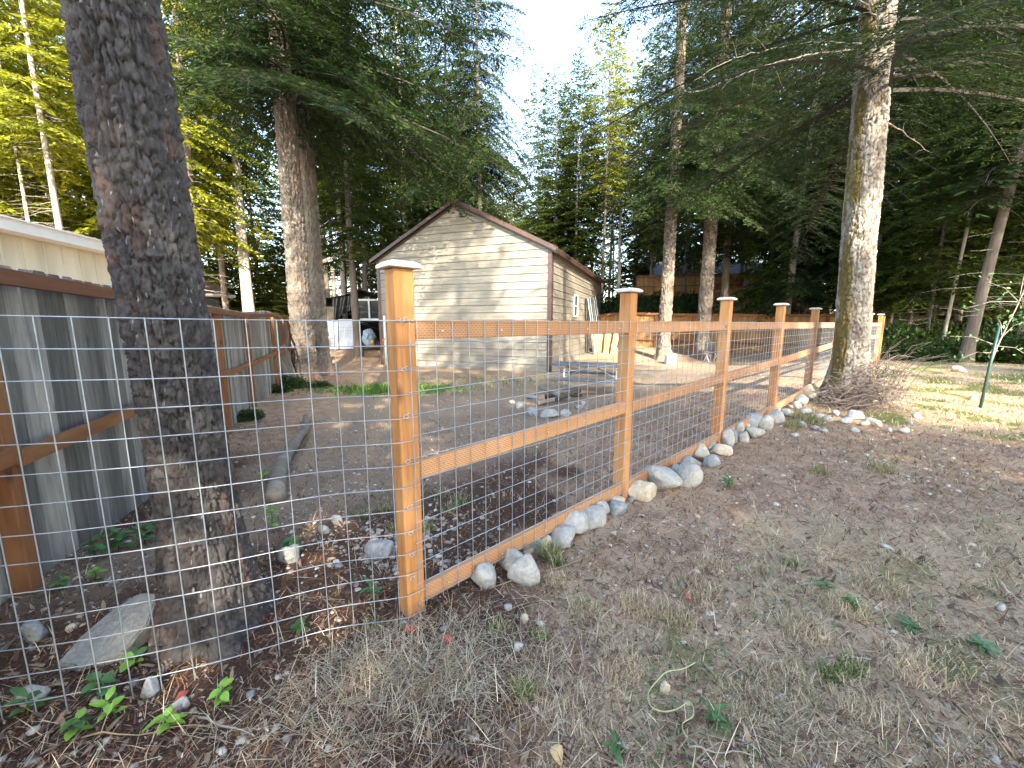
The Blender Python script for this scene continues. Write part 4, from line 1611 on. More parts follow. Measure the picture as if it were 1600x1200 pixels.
def trunk_simple(name, h, seed, mat, n=14, k=26):
    r = np.random.default_rng(seed)
    V = []
    ph = r.uniform(0, 6, 4)
    for i in range(k):
        z = -.4 + (h + .4) * (i / (k - 1)) ** 1.25
        rad = (1 - .93 * max(0, z) / h) * (1 + .45 * math.exp(-max(0, z) / .35))
        cx, cy = .25 * math.sin(z * .35 + ph[0]), .25 * math.sin(z * .29 + ph[1])
        for q in range(n):
            a = 2 * math.pi * q / n
            rr = rad * (1 + .07 * math.sin(3 * a + ph[2] + z * .4) + .05 * r.uniform(-1, 1))
            V.append((cx + rr * math.cos(a), cy + rr * math.sin(a), z))
    Qd = [(i * n + q, i * n + (q + 1) % n, (i + 1) * n + (q + 1) % n, (i + 1) * n + q) for i in range(k - 1) for q in range(n)]
    return mesh_np(name, np.array(V), np.array(Qd), mats=[mat], smooth=True)


# unit-radius trunks (x and y scaled per tree)
TR = [trunk_simple('trunk_bark', 24, s, M_bark2) for s in (1, 2, 3)]


def dead_branches(seed, z0, z1, n, lmax, rad=.008):
    r = np.random.default_rng(seed)
    mb = MB()
    for i in range(n):
        z = z0 + (z1 - z0) * r.random()
        az = r.uniform(0, 6.28)
        L = lmax * r.uniform(.35, 1)
        d = Vector((math.cos(az), math.sin(az), r.uniform(-.25, .12)))
        p = Vector((0, 0, z))
        pts = [p]
        for q in range(3):
            p = p + (d + Vector((r.uniform(-.2, .2), r.uniform(-.2, .2), r.uniform(-.28, .08)))).normalized() * L / 3
            pts.append(p)
        mb.tube(pts, [rad, rad * .8, rad * .6, rad * .3], 3, False)
        if r.random() < .5:
            q0 = pts[1]
            mb.tube([q0, q0 + Vector((r.uniform(-.4, .4), r.uniform(-.4, .4), r.uniform(-.3, .1))) * L * .6], [rad * .5, rad * .2], 3, False)
    me = bpy.data.meshes.new('dead_branches')
    me.from_pydata(mb.v, [], mb.f)
    me.materials.append(M_deadtwig)
    me.update()
    return me


DB = [dead_branches(1, 1.2, 9.5, 70, 1.5), dead_branches(2, 1.0, 8.0, 60, 1.8)]
NAT = {C_T2.name: 21.0, C_heroA.name: 22.0, C_heroB.name: 21.0, C_A.name: 24.0, C_B.name: 23.0, C_C.name: 12.5, C_D.name: 20.0}


def setmat(o, i, m):
    o.material_slots[i].link = 'OBJECT'
    o.material_slots[i].material = m


def tree(name, label, group, x, y, r, h, cm, needles, bark=None, rot=0.0, lean=(0, 0), dead=None, tmesh=None, wide=1.0, z=None, cat='tree', cz=0.0):
    z = gzf(x, y) if z is None else z
    t = thing(name, label, cat, (x, y, z), group)
    t.rotation_euler = (lean[1], lean[0], 0)
    if tmesh is None:
        tr = link('trunk', TR[int(rot * 10) % 3], t)
        tr.scale = (r, r, h / 24.0)
        if bark is not None:
            setmat(tr, 0, bark)
    else:
        tr = link('trunk', tmesh, t)
    tr.rotation_euler = (0, 0, rot)
    if cm is not None:
        c = link('crown', cm, t)
        k = h / NAT[cm.name]
        c.scale = (wide, wide, k)
        c.location = (0, 0, cz)
        c.rotation_euler = (0, 0, rot * 1.7)
        setmat(c, 0, needles)
    if dead is not None:
        d = link('dead_branches', DB[dead], t)
        d.rotation_euler = (0, 0, rot * 2.3)
        d['kind'] = 'stuff'
    return t


# ---- trunks with modelled bark plates
def bark_trunk(name, r0, r1, h, fine_h, na, dz, nu, ch, amp, flare, pal, seed, mat, furrow=.28, bend=(0, 0), idw=.5, sharp=False, tw1=.0):
    zf = np.arange(-.35, fine_h, dz)
    zs = np.concatenate([zf, np.arange(fine_h + .3, h, .6), [h]])
    th = np.linspace(0, 2 * np.pi, na, endpoint=False)
    Tt, Z = np.meshgrid(th, zs)
    rad = r0 + (r1 - r0) * np.clip(Z, 0, None) / h
    zc = np.clip(Z, 0, None)
    rad = rad + flare * np.exp(-zc / .28) * (1 + .5 * np.cos(4 * Tt + seed) + .3 * np.cos(7 * Tt + 2 * seed))
    cx, cy = np.cos(Tt), np.sin(Tt)
    w1 = fbm(cx * 2.2 + 5, cy * 2.2 + 5, Z * 4.0, seed=seed) - .5
    w2 = fbm(cx * 2.2 + 9, cy * 2.2 + 9, Z * 4.0, seed=seed + 5) - .5
    h1 = fbm(cx * 9, cy * 9, Z * 16, seed=seed + 11, o=2) - .5
    h2 = fbm(cx * 9 + 4, cy * 9, Z * 16, seed=seed + 12, o=2) - .5
    u = np.mod(Tt / (2 * np.pi) * nu + w1 * 1.8 + h1 * .9, nu)
    v = Z / ch + w2 * 1.5 + h2 * .9
    f1, f2, idv, tilt1 = cells(u, v, nu, seed)
    plate = sst(.02, furrow, f2 - f1)
    # second, finer breakup
    u2 = np.mod(Tt / (2 * np.pi) * nu * 2 + w2 * 2.2, nu * 2)
    g1, g2, id2, tilt2 = cells(u2, Z / ch * 2.1 + w1 * 2, nu * 2, seed + 3)
    plate2 = sst(.0, .12 if sharp else .22, g2 - g1)
    fine = fbm(cx * 16, cy * 16, Z * 60, seed=seed + 9, o=3) - .5
    rid = 1 - np.abs(2 * fbm(cx * nu * .22, cy * nu * .22, Z * 3.2, seed=seed + 40, o=3) - 1)
    disp = amp * (plate - .7) + amp * idw * (idv - .5) * plate + amp * .45 * (plate2 - .7) + amp * idw * .6 * (id2 - .5) * plate2 + amp * tw1 * (tilt1 * plate + .6 * tilt2 * plate2) + amp * .8 * fine - amp * .8 * sst(.80, .97, rid)
    lump = fbm(cx * 1.2 + 3, cy * 1.2, Z * 1.3, seed=seed + 20, o=2) - .5
    R = rad + disp + .06 * r0 * lump * 2
    V = np.stack([R * cx + bend[0] * (zc / h) ** 1.0 * h, R * cy + bend[1] * zc, Z], -1)
    colr = pal(Tt, Z, idv, id2, plate, fbm(cx * 1.6, cy * 1.6, Z * 1.6, seed=seed + 31), fine)
    n0, n1 = Z.shape
    idx = np.arange(n0 * n1).reshape(n0, n1)
    nxt = np.roll(idx, -1, axis=1)
    Qd = np.stack([idx[:-1], nxt[:-1], nxt[1:], idx[1:]], -1).reshape(-1, 4)
    return mesh_np(name, V.reshape(-1, 3), Qd, mats=[mat], smooth=True, attrs={'Col': np.clip(colr.reshape(-1, 3), 0, 1)})


def lerp(a, b, f):
    return np.asarray(a) + (np.asarray(b) - np.asarray(a)) * f[..., None]


def pal_dark(Tt, Z, idv, id2, plate, big, fine):
    c = lerp((.042, .037, .036), (.100, .091, .088), np.clip(.35 * idv + .65 * id2, 0, 1))
    red = sst(.56, .68, big) * sst(.35, .75, idv)
    c = lerp3(c, (.105, .058, .044), red * .55)
    sap = (sst(.985, .998, hsh(np.floor(Tt * 46), np.floor(Z * 70), 3, 5))) * sst(.55, .62, big + .1)
    return lerp3(c, (.42, .42, .42), sap * .8)


def lerp3(c, b, f):
    return c + (np.asarray(b) - c) * f[..., None]


def pal_grey(Tt, Z, idv, id2, plate, big, fine):
    c = lerp((.095, .078, .064), (.215, .186, .155), np.clip(.6 * idv + .4 * id2, 0, 1))
    return lerp3(c, (.20, .125, .080), sst(.6, .72, big) * .6 + .6 * np.exp(-np.clip(Z, 0, 9) / .35))


def pal_moss(Tt, Z, idv, id2, plate, big, fine):
    # brown bark crusted with pale lichen on the plates
    c = lerp((.10, .075, .055), (.16, .125, .095), idv)
    c = lerp3(c, (.325, .30, .265), plate * sst(.05, .5, .5 * id2 + .5 * idv) * .85)
    c = lerp3(c, (.17, .12, .08), sst(.62, .72, big) * .6)
    # moss in patches on the side turned to the fence
    side = np.exp(-((np.mod(Tt - math.radians(142) + np.pi, 2 * np.pi) - np.pi) / .75) ** 2)
    blot = fbm(np.cos(Tt) * 2.5 + 7, np.sin(Tt) * 2.5, Z * 2.2, seed=77)
    m = sst(.50, .62, side * .36 + blot * .62 + .10 * fine)
    return lerp3(c, (.115, .085, .018), m * .9)


# large trunk in the left foreground
T1x, T1y = -1.42, 1.73
T1 = bark_trunk('trunk_fir', .143, .115, 20, 3.1, 240, .0085, 21, .078, .0135, .075, pal_dark, 3, M_bark1, furrow=.13, bend=(-.040, .0), idw=.5, sharp=True, tw1=.55)
tree('fir_tree', 'large dark rough barked trunk close behind the bare wire panel', None, T1x, T1y, 1, 24.0, None, None, tmesh=T1)
# mossy tree by the fence on the right
T2x, T2y = 5.11, 6.0
T2 = bark_trunk('trunk_fir', .212, .12, 21, 6.2, 170, .013, 21, .11, .015, .15, pal_moss, 8, M_bark1, furrow=.14, bend=(-.030, .037), idw=.4, sharp=True, tw1=.35)
t2 = tree('fir_tree', 'tall pale grey trunk with moss patches beside the end of the wire fence', None, T2x, T2y, 1, 21.0, C_T2, M_needle_shaded, tmesh=T2, rot=.9)
# two big trunks left of the garage
TA = bark_trunk('trunk_fir', .325, .17, 22, 7.5, 110, .028, 17, .30, .036, .14, pal_grey, 14, M_bark1, furrow=.34)
tree('fir_tree', 'thick furrowed brown-grey trunk, front one of the pair left of the garage', None, -6.48, 12.45, 1, 23.0, C_heroA, M_needle_shaded, tmesh=TA, rot=.5, wide=1.34, cz=2.6)
TB = bark_trunk('trunk_fir', .29, .16, 22, 7.5, 90, .035, 15, .26, .034, .22, pal_grey, 19, M_bark1, furrow=.34)
tree('fir_tree', 'greyer trunk just behind the front one of the pair left of the garage', None, -6.85, 14.3, 1, 24.0, C_heroB, M_needle_shaded, tmesh=TB, rot=2.1, wide=1.0, cz=4.2)
# two big trunks right of the garage
tree('fir_tree', 'thick trunk with a sunlit patch right of the second capped post', None, 7.35, 19.4, 1, 23.0, C_heroA, M_needle_shaded, tmesh=TB, rot=4.0, wide=1.08, cz=2.2)
tree('fir_tree', 'thick dark trunk behind the third capped post, left of the thinner trunk', None, 9.45, 19.9, 1, 23.0, C_heroB, M_needle_shaded, tmesh=TA, rot=1.2, wide=1.1, cz=2.2)
# ------------------------------------------------------------------ single trees that can be told apart
def px_at(px, Y):
    return (px - 800) / FPX * Y * 1.012


def tree_px(name, label, group, px, Y, wpx, h, cm, ndl, bark=None, rot=0.0, lean=(0, 0), dead=None, wide=1.0, cz=0.0):
    x = px_at(px, Y)
    return tree(name, label, group, x, Y, wpx * Y / FPX / 2 * math.cos(math.atan((px - 800) / FPX)), h, cm, ndl, bark, rot, lean, dead, wide=wide, cz=cz)


tree_px('fir_tree', 'pale bare trunk rising behind the left board fence past the grey house', None, 402, 19.5, 21, 22, C_B, M_needle_mid, M_bark3, .31)
tree_px('fir_tree', 'left one of two slender trunks behind the tarp shelter', None, 522, 27, 10, 22, C_B, M_needle_mid, M_bark2, .62, dead=1)
tree_px('fir_tree', 'right one of two slender trunks behind the tarp shelter', None, 533, 28, 8, 22, C_B, M_needle_lit, M_bark3, 1.22)
tree_px('fir_tree', 'slender pale trunk between the shelter trunks and the slim grey trunk', None, 546, 25.5, 9, 22, C_B, M_needle_mid, M_bark3, 4.1)
tree_px('fir_tree', 'slender brown trunk close left of the garage eave', None, 578, 27.5, 9, 22, C_B, M_needle_mid, M_bark2, 3.6, dead=1)
tree_px('fir_tree', 'slim grey trunk standing in front of the tarp shelter window', None, 562, 20.5, 13, 21, C_A, M_needle_mid, M_bark2, 2.13, dead=0)
tree_px('fir_tree', 'sunlit trunk above the left slope of the garage roof', None, 642, 29, 13, 24, C_A, M_needle_mid, M_bark3, 1.73, dead=0)
tree_px('fir_tree', 'thin trunk left of the sunlit one above the garage roof', None, 608, 31, 8, 22, C_D, M_needle_mid, M_bark3, .94)
tree_px('fir_tree', 'dark thin trunk right of the sunlit one above the garage roof', None, 671, 30, 9, 24, C_A, M_needle_shaded, M_bark2, 2.94, wide=1.2)
tree_px('fir_tree', 'dark full crown rising straight above the garage ridge', None, 708, 24.5, 9, 23, C_heroB, M_needle_shaded, M_bark2, 3.3, wide=1.1, cz=3.0)
tree_px('fir_tree', 'thinner dark trunk between the two thick trunks and the third capped post', None, 1121, 22.5, 14, 22, C_A, M_needle_shaded, M_bark2, 1.5, dead=1)
tree_px('fir_tree', 'trunk with sunlit right edge behind the fourth capped post', None, 1216, 21, 13, 22, C_D, M_needle_shaded, M_bark3, .4, dead=0, lean=(.03, 0))
tree_px('fir_tree', 'grey trunk left of the sunlit edged one behind the back fence', None, 1188, 22.5, 15, 20, C_D, M_needle_mid, M_bark2, 2.6)
tree_px('fir_tree', 'leaning grey trunk at the right edge of the meadow', None, 1504, 11.6, 22, 20, C_A, M_needle_shaded, M_bark2, 1.93, lean=(.075, 0), dead=0)
tree_px('fir_tree', 'thin pale birch-like trunk left of the leaning grey trunk', None, 1462, 14.5, 7, 18, C_B, M_needle_mid, M_bark3, .83, lean=(.05, 0))
tree_px('fir_tree', 'thin dark trunk standing nearest the right picture edge', None, 1578, 13, 15, 20, C_A, M_needle_shaded, M_bark2, 2.7, lean=(.06, 0), dead=1)
tree_px('fir_tree', 'slim trunk between the mossy tree and the pale thin trunk', None, 1437, 15.5, 7, 18, C_D, M_needle_mid, M_bark2, 1.4, dead=1)

tree_px('fir_tree', 'pale sunlit bare trunk left of the near trunk, above the mobile home eave', None, 132, 15.5, 15, 22, C_B, M_needle_lit, M_bark3, 1.1, dead=0, wide=1.1)
tree_px('fir_tree', 'thinner pale sunlit trunk at the far left above the mobile home', None, 88, 17, 9, 22, C_B, M_needle_lit, M_bark3, 2.2, dead=1, wide=1.1)
tree_px('fir_tree', 'dense dark crown hanging into the sky gap right of the garage peak', None, 752, 23.0, 8, 24, C_heroB, M_needle_shaded, M_bark2, 5.1, wide=.85, cz=4.0)

# ------------------------------------------------------------------ forest groups
fr = np.random.default_rng(77)


def group_trees(spec, label, group, kinds, needles, barks, hs, rs, deadp=.4, wide=(.9, 1.25), name='conifer_tree'):
    order = sorted(range(len(spec)), key=lambda i: spec[i][0] / max(.5, spec[i][1]))
    rank = {q: i for i, q in enumerate(order)}
    base_label = label
    for qi, (x, y) in enumerate(spec):
        if y > 12:
            label = base_label + ', ' + ORD[rank[qi]] + ' from the left'
        cm = kinds[fr.integers(len(kinds))]
        h = fr.uniform(*hs)
        if cm is C_C:
            h *= .55
        tree(name, label, group, x, y, fr.uniform(*rs), h, cm, needles[fr.integers(len(needles))], barks[fr.integers(len(barks))], fr.uniform(0, 6), (fr.normal(0, .012), fr.normal(0, .012)),
             int(fr.integers(2)) if fr.random() < deadp else None, wide=fr.uniform(*wide))


def spread(pxs, Ys, jit=8):
    return [(px_at(p + fr.uniform(-jit, jit), Y), Y) for p, Y in zip(pxs, Ys)]


# sunlit stand behind the mobile home
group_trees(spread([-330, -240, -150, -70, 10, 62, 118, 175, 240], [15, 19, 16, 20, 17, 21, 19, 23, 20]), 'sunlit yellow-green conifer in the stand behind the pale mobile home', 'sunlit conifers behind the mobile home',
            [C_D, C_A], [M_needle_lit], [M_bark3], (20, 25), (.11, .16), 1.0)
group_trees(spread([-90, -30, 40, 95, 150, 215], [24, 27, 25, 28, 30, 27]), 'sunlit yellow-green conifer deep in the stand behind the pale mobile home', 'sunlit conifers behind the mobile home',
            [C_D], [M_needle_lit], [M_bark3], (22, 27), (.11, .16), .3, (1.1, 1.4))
group_trees(spread([312, 350, 385, 425, 455, 490, 545, 585], [27, 31, 34, 30, 36, 34, 37, 35]), 'bright green conifer behind the left board fence and tarp shelter', 'bright conifers behind the shelter',
            [C_C, C_D, C_D], [M_needle_lit, M_needle_lit, M_needle_mid], [M_bark3, M_bark2], (15, 20), (.12, .18), .3, (1.2, 1.6))
group_trees(spread([330, 372, 418, 448, 480], [22, 25, 26, 23.5, 28]), 'low bushy young conifer in sun beyond the left board fence', 'young conifers beyond the left fence',
            [C_C], [M_needle_lit, M_needle_mid], [M_bark2], (9, 13), (.05, .08), 0, (1.0, 1.4))
group_trees(spread([325, 362], [17.5, 20.5]), 'tall green conifer left of the pair of thick trunks', 'tall conifers left of the thick pair', [C_A], [M_needle_lit], [M_bark2], (23, 25), (.15, .2), .5)
# behind the garage
group_trees(spread([575, 625, 655, 690, 735, 758], [38, 36, 42, 39, 37, 44]), 'tall conifer behind the garage roof', 'conifers behind the garage', [C_D, C_A], [M_needle_mid, M_needle_lit, M_needle_shaded], [M_bark3, M_bark2], (23, 27), (.15, .22), .4)
group_trees(spread([764, 778, 790, 802, 814, 826, 840], [52, 60, 55, 66, 58, 70, 62]), 'low distant conifer below the open sky right of the garage ridge', 'distant conifers below the open sky', [C_D], [M_needle_lit, M_needle_mid], [M_bark2], (20, 25), (.15, .2), 0, (1.5, 1.9))
group_trees(spread([768, 784, 800, 816, 834, 852], [44, 47, 43, 48, 45, 49], 4), 'dense low conifer closing the gap right of the garage ridge', 'dense conifers right of the garage ridge', [C_C], [M_needle_mid, M_needle_lit], [M_bark2], (24, 30), (.12, .16), 0, (1.5, 1.9))
group_trees(spread([842, 862, 880, 897, 913, 930, 948, 966, 985], [40, 36, 42, 34, 38, 33, 41, 35, 39]), 'slender tall conifer in the row right of the garage roof', 'slender conifers right of the garage',
            [C_B, C_A, C_D], [M_needle_mid, M_needle_lit, M_needle_mid], [M_bark2, M_bark3], (20, 25), (.11, .17), .7, (.95, 1.2))
group_trees(spread([850, 884, 920, 955, 1000, 1040], [55, 60, 52, 58, 50, 56]), 'far sunlit conifer behind the row right of the garage', 'far conifers behind the row',
            [C_D], [M_needle_lit, M_needle_mid], [M_bark2], (22, 27), (.15, .2), 0, (1.1, 1.4))
# dark stand behind the back fence
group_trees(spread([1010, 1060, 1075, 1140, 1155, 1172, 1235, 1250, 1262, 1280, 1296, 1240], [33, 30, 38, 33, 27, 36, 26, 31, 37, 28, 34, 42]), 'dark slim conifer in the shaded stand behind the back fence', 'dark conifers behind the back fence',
            [C_A, C_D, C_B], [M_needle_shaded, M_needle_shaded, M_needle_mid], [M_bark2], (20, 26), (.12, .2), .9, (1.0, 1.3))
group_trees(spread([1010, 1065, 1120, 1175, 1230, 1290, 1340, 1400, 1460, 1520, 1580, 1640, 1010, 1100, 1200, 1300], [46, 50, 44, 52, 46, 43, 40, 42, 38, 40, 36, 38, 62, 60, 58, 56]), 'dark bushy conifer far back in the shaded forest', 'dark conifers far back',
            [C_D, C_C], [M_needle_shaded, M_needle_mid], [M_bark2], (22, 28), (.14, .2), 0, (1.4, 1.9))
# right forest
group_trees(spread([1330, 1352, 1378, 1396, 1412, 1428, 1448, 1472, 1486, 1515, 1540, 1556, 1590, 1620, 1665, 1700], [24, 19, 22, 26, 18, 29, 20, 25, 19, 22, 17, 27, 20, 16, 19, 24]), 'dark slim conifer in the forest right of the mossy tree', 'dark conifers right of the mossy tree',
            [C_D, C_A, C_D], [M_needle_shaded, M_needle_mid], [M_bark2, M_bark2, M_bark3], (17, 23), (.07, .13), .95, (1.0, 1.3))
group_trees(spread([1410, 1450, 1490, 1530, 1570, 1610, 1385], [31, 28, 33, 29, 32, 28, 34]), 'bushy young conifer deep in the forest right of the mossy tree', 'young conifers in the right forest',
            [C_C], [M_needle_shaded, M_needle_mid, M_needle_lit], [M_bark2], (12, 20), (.06, .1), 0, (1.2, 1.6))
# unseen conifers added behind the viewer to shade the foreground and dapple the garage
shade = [(6.8, -17.6), (9.8, -23.6), (1.4, -19.8), (3.0, -26.0), (8.0, -31.0), (21.6, -6.2), (26.2, -8.4), (17.8, -9.6), (16.4, -24.8)]
group_trees(shade, 'tall unseen conifer added for its shade, behind and right of the viewer', 'unseen shade conifers behind the viewer', [C_A, C_D], [M_needle_shaded, M_needle_mid], [M_bark2], (23, 27), (.15, .22), 0, (1.2, 1.45))
group_trees([(4.0, -9.8), (.2, -10.4)], 'very tall unseen conifer added to dapple the garage, straight behind the viewer', 'unseen shade conifers behind the viewer', [C_D], [M_needle_shaded], [M_bark2], (27, 29), (.2, .24), 0, (1.15, 1.25))  # added on the sun path of the garage to dapple its front
group_trees([(6.9, -13.6), (3.6, -13.2), (-1.2, -12.2)], 'shorter unseen conifer added to shade the foreground, close behind the viewer', 'unseen shade conifers behind the viewer', [C_D], [M_needle_shaded], [M_bark2], (14, 16), (.12, .15), 0, (1.0, 1.2))  # low ones added to keep sun off the near trunk and posts


# ------------------------------------------------------------------ shrubs and undergrowth
def shrub_mesh(seed, rx, rz, n, tl, tw, mats):
    r = np.random.default_rng(seed)
    d = norm(r.normal(size=(n, 3)))
    d[:, 2] = np.abs(d[:, 2])
    lump = .55 + .75 * fbm(d[:, 0] * 2.2 + seed, d[:, 1] * 2.2, d[:, 2] * 2.2, seed=seed, o=2)
    rad = lump * r.random(n) ** .35
    P = d * rad[:, None] * np.array([rx, rx, rz]) + np.array([0, 0, .05])
    D = norm(d * .6 + r.normal(0, .6, (n, 3)))
    Wd = norm(np.cross(D, norm(r.normal(0, .5, (n, 3)) + np.array([0, 0, 1]))))
    V = kites(P, D, Wd, tl * r.uniform(.6, 1.3, n), tw * r.uniform(.7, 1.3, n), r)
    me = mesh_np('shrub_leaves', V, np.arange(4 * n).reshape(-1, 4), mats=mats, attrs={'tint': np.repeat(np.clip(r.normal(.5, .25, n), 0, 1), 4)})
    return me


def stems_mesh(seed, rx, rz, n):
    r = np.random.default_rng(seed)
    mb = MB()
    for i in range(n):
        a = r.uniform(0, 6.28)
        q = r.uniform(.2, .8)
        mb.tube([(0, 0, -.05), (q * rx * .5 * math.cos(a), q * rx * .5 * math.sin(a), rz * .45), (q * rx * math.cos(a), q * rx * math.sin(a), rz * .9)], [.012, .009, .004], 4, False)
    me = bpy.data.meshes.new('shrub_stems')
    me.from_pydata(mb.v, [], mb.f)
    me.materials.append(M_twig)
    me.update()
    return me


SH = [shrub_mesh(s, 1.0, .9, 1500, .15, .035, [M_leafy]) for s in (1, 2, 3)]
ST = stems_mesh(4, 1.0, .9, 14)


shrub_n = {}


def shrub(name, label, group, x, y, sx, sz, m, rot):
    shrub_n[group] = shrub_n.get(group, 0) + 1
    label = label + ', ' + ORD[shrub_n[group] - 1] + ' from the left'
    t = thing(name, label, 'shrub', (x, y, gzf(x, y)), group)
    f = link('foliage', SH[int(rot * 7) % 3], t)
    f.scale = (sx, sx, sz)
    f.rotation_euler = (0, 0, rot)
    setmat(f, 0, m)
    s = link('stems', ST, t)
    s.scale = (sx, sx, sz)
    s.rotation_euler = (0, 0, rot)
    return t


for px, Y, sx, sz in sorted([(1385, 13.0, .8, .6), (1405, 12.2, .8, .55), (1425, 12.8, .9, .7), (1445, 12.0, .7, .5), (1470, 12.6, .9, .65), (1488, 13.4, 1.0, .9), (1525, 11.9, .8, .6), (1545, 12.6, .9, .8), (1570, 11.6, .9, .7), (1592, 12.0, 1.0, .9),
                      (1615, 11.2, 1.0, .9), (1400, 15.5, 1.3, 1.3), (1432, 17.0, 1.4, 1.5), (1465, 16.0, 1.2, 1.2), (1500, 17.5, 1.5, 1.6), (1535, 15.5, 1.3, 1.3), (1570, 16.5, 1.5, 1.5), (1600, 15, 1.3, 1.4)]):
    shrub('undergrowth_shrub', 'leafy green shrub in the undergrowth below the right forest edge', 'shrubs along the right forest edge', px_at(px, Y), Y, sx, sz, M_leafy if fr.random() < .75 else M_needle_mid, fr.uniform(0, 6))
for px, Y in sorted([(1500, 24), (1530, 22), (1560, 24), (1590, 21), (1475, 26), (1545, 28)]):
    shrub('undergrowth_shrub', 'yellow shrub deep in the right forest', 'yellow shrubs in the right forest', px_at(px, Y), Y, 1.6, 2.4, M_leafy_y, fr.uniform(0, 6))
for px, Y, sx, sz in sorted([(950, 25.3, 1.1, 1.5), (968, 26.2, 1.2, 1.5), (990, 26, 1.3, 1.6), (1012, 27, 1.3, 1.5), (1040, 26.4, 1.3, 1.6), (1062, 27.2, 1.3, 1.5), (1085, 26, 1.2, 1.6), (1110, 26.6, 1.3, 1.4), (1140, 25.4, 1.3, 1.5), (1170, 25.5, 1.3, 1.6),
                      (942, 28, 1.5, 1.7), (975, 28.6, 1.4, 1.4), (1020, 28.8, 1.4, 1.2), (1060, 28.6, 1.4, 1.2), (1200, 24.5, 1.3, 1.5), (1230, 24, 1.3, 1.5), (1262, 23.5, 1.3, 1.5)]):
    shrub('bank_shrub', 'dark evergreen shrub on the bank behind the back fence', 'dark shrubs on the bank', px_at(px, Y), Y, sx, sz, M_needle_shaded, fr.uniform(0, 6))
for px, Y, sx, sz in sorted([(425, 12.6, .55, .35), (445, 11.6, .5, .4), (462, 11.2, .45, .3), (432, 10.4, .4, .25), (500, 11.3, .35, .2), (380, 7.4, .35, .22)]):
    shrub('low_shrub', 'low dark shrub at the far left fence near thick trunks', 'low shrubs by the left fence', px_at(px, Y), Y, sx, sz, M_leafy, fr.uniform(0, 6))
# ------------------------------------------------------------------ dead limbs of the mossy tree, brush pile, sapling
def limb(name, pts, r0, r1, mat, parent, n=6, seed=0):
    r = np.random.default_rng(seed)
    P = crom([Vector(p) for p in pts], 5)
    P = [p + Vector(r.normal(0, .008, 3)) for p in P]
    k = len(P)
    mb = MB().tube(P, [r0 + (r1 - r0) * i / (k - 1) for i in range(k)], n)
    for i in range(3, k - 1, 2):
        d = Vector((r.uniform(-1, 1), r.uniform(-1, 1), r.uniform(-.8, .4))).normalized() * r.uniform(.12, .35)
        mb.tube([P[i], P[i] + d * .5 + Vector((0, 0, .02)), P[i] + d], [r0 * .35, r0 * .22, r0 * .1], 4, False)
    return mb.build(name, mat, parent, smooth=True)


def q2(px, py, dy=0.0):
    return at(px, py, T2y + dy)


limb('dead_limb', [q2(1342, 78, -.2), q2(1290, 82, -.5), q2(1240, 92, -.7), q2(1180, 108, -.9), q2(1100, 140, -1.1), q2(1062, 140, -1.2)], .014, .004, M_deadtwig, t2, seed=1)
limb('dead_limb', [q2(1345, 68, -.2), q2(1280, 66, -.4), q2(1210, 76, -.5), q2(1150, 92, -.8), q2(1085, 125, -1)], .011, .004, M_deadtwig, t2, seed=2)
limb('dead_limb', [q2(1362, 95, -.3), q2(1372, 60, -.5), q2(1370, 30, -.6), q2(1352, 5, -.7), q2(1330, -6, -.8)], .013, .005, M_deadtwig, t2, seed=3)
limb('dead_limb', [q2(1385, 118, 0), q2(1420, 120, -.05), q2(1461, 117, -.1)], .035, .024, M_twig, t2, seed=4)
limb('thick_limb', [q2(1385, 60, 0), q2(1440, 58, -.1), q2(1510, 46, -.3), q2(1600, 42, -.5), q2(1700, 60, -.6)], .06, .03, M_twig, t2, 8, seed=5)
limb('dead_limb', [q2(1378, 186, .1), q2(1410, 205, .2), q2(1452, 238, .3)], .012, .003, M_deadtwig, t2, seed=6)

bp = G(1338, 648)
r = np.random.default_rng(6)
mb = MB()
for i in range(520):
    a = r.uniform(0, 6.28)
    rad = .85 * r.random() ** .6
    c = Vector((T2x - .10 + .55 * math.cos(a) * rad * 1.1, T2y - .42 + .42 * math.sin(a) * rad, 0))
    hmax = .68 * max(.12, 1 - abs(c.x - T2x - .1) / .9)
    c.z = gzf(c.x, c.y) + .02 + hmax * r.random() ** 1.2
    L = r.uniform(.18, .65)
    d = Vector((r.normal(0, 1), r.normal(0, .6), r.normal(0.05, .35))).normalized()
    b = Vector(r.normal(0, .10, 3))
    rr = r.uniform(.0025, .006)
    mb.tube([c - d * L / 2, c + b * .6, c + d * L / 2 + b * .3], [rr, rr * .8, rr * .4], 3, False)
for i in range(34):
    c = Vector((T2x + .12 + r.uniform(-.05, .3), T2y - .2 + r.uniform(-.3, .2), gzf(T2x, T2y) + .1))
    p = [c]
    d = Vector((r.uniform(-.15, .3), r.uniform(-.3, .2), 1.2)).normalized()
    for q in range(4):
        d = (d + Vector((r.uniform(-.08, .22), r.uniform(-.2, .1), -.20 * q))).normalized()
        p.append(p[-1] + d * r.uniform(.14, .30))
    mb.tube(p, [.006, .005, .004, .003, .0015], 3, False)
o = mb.build('brush_pile', M_brush, None, bp)
tag(o, 'tangle of dead twigs heaped at the foot of the mossy tree', 'brush pile', kind='stuff')

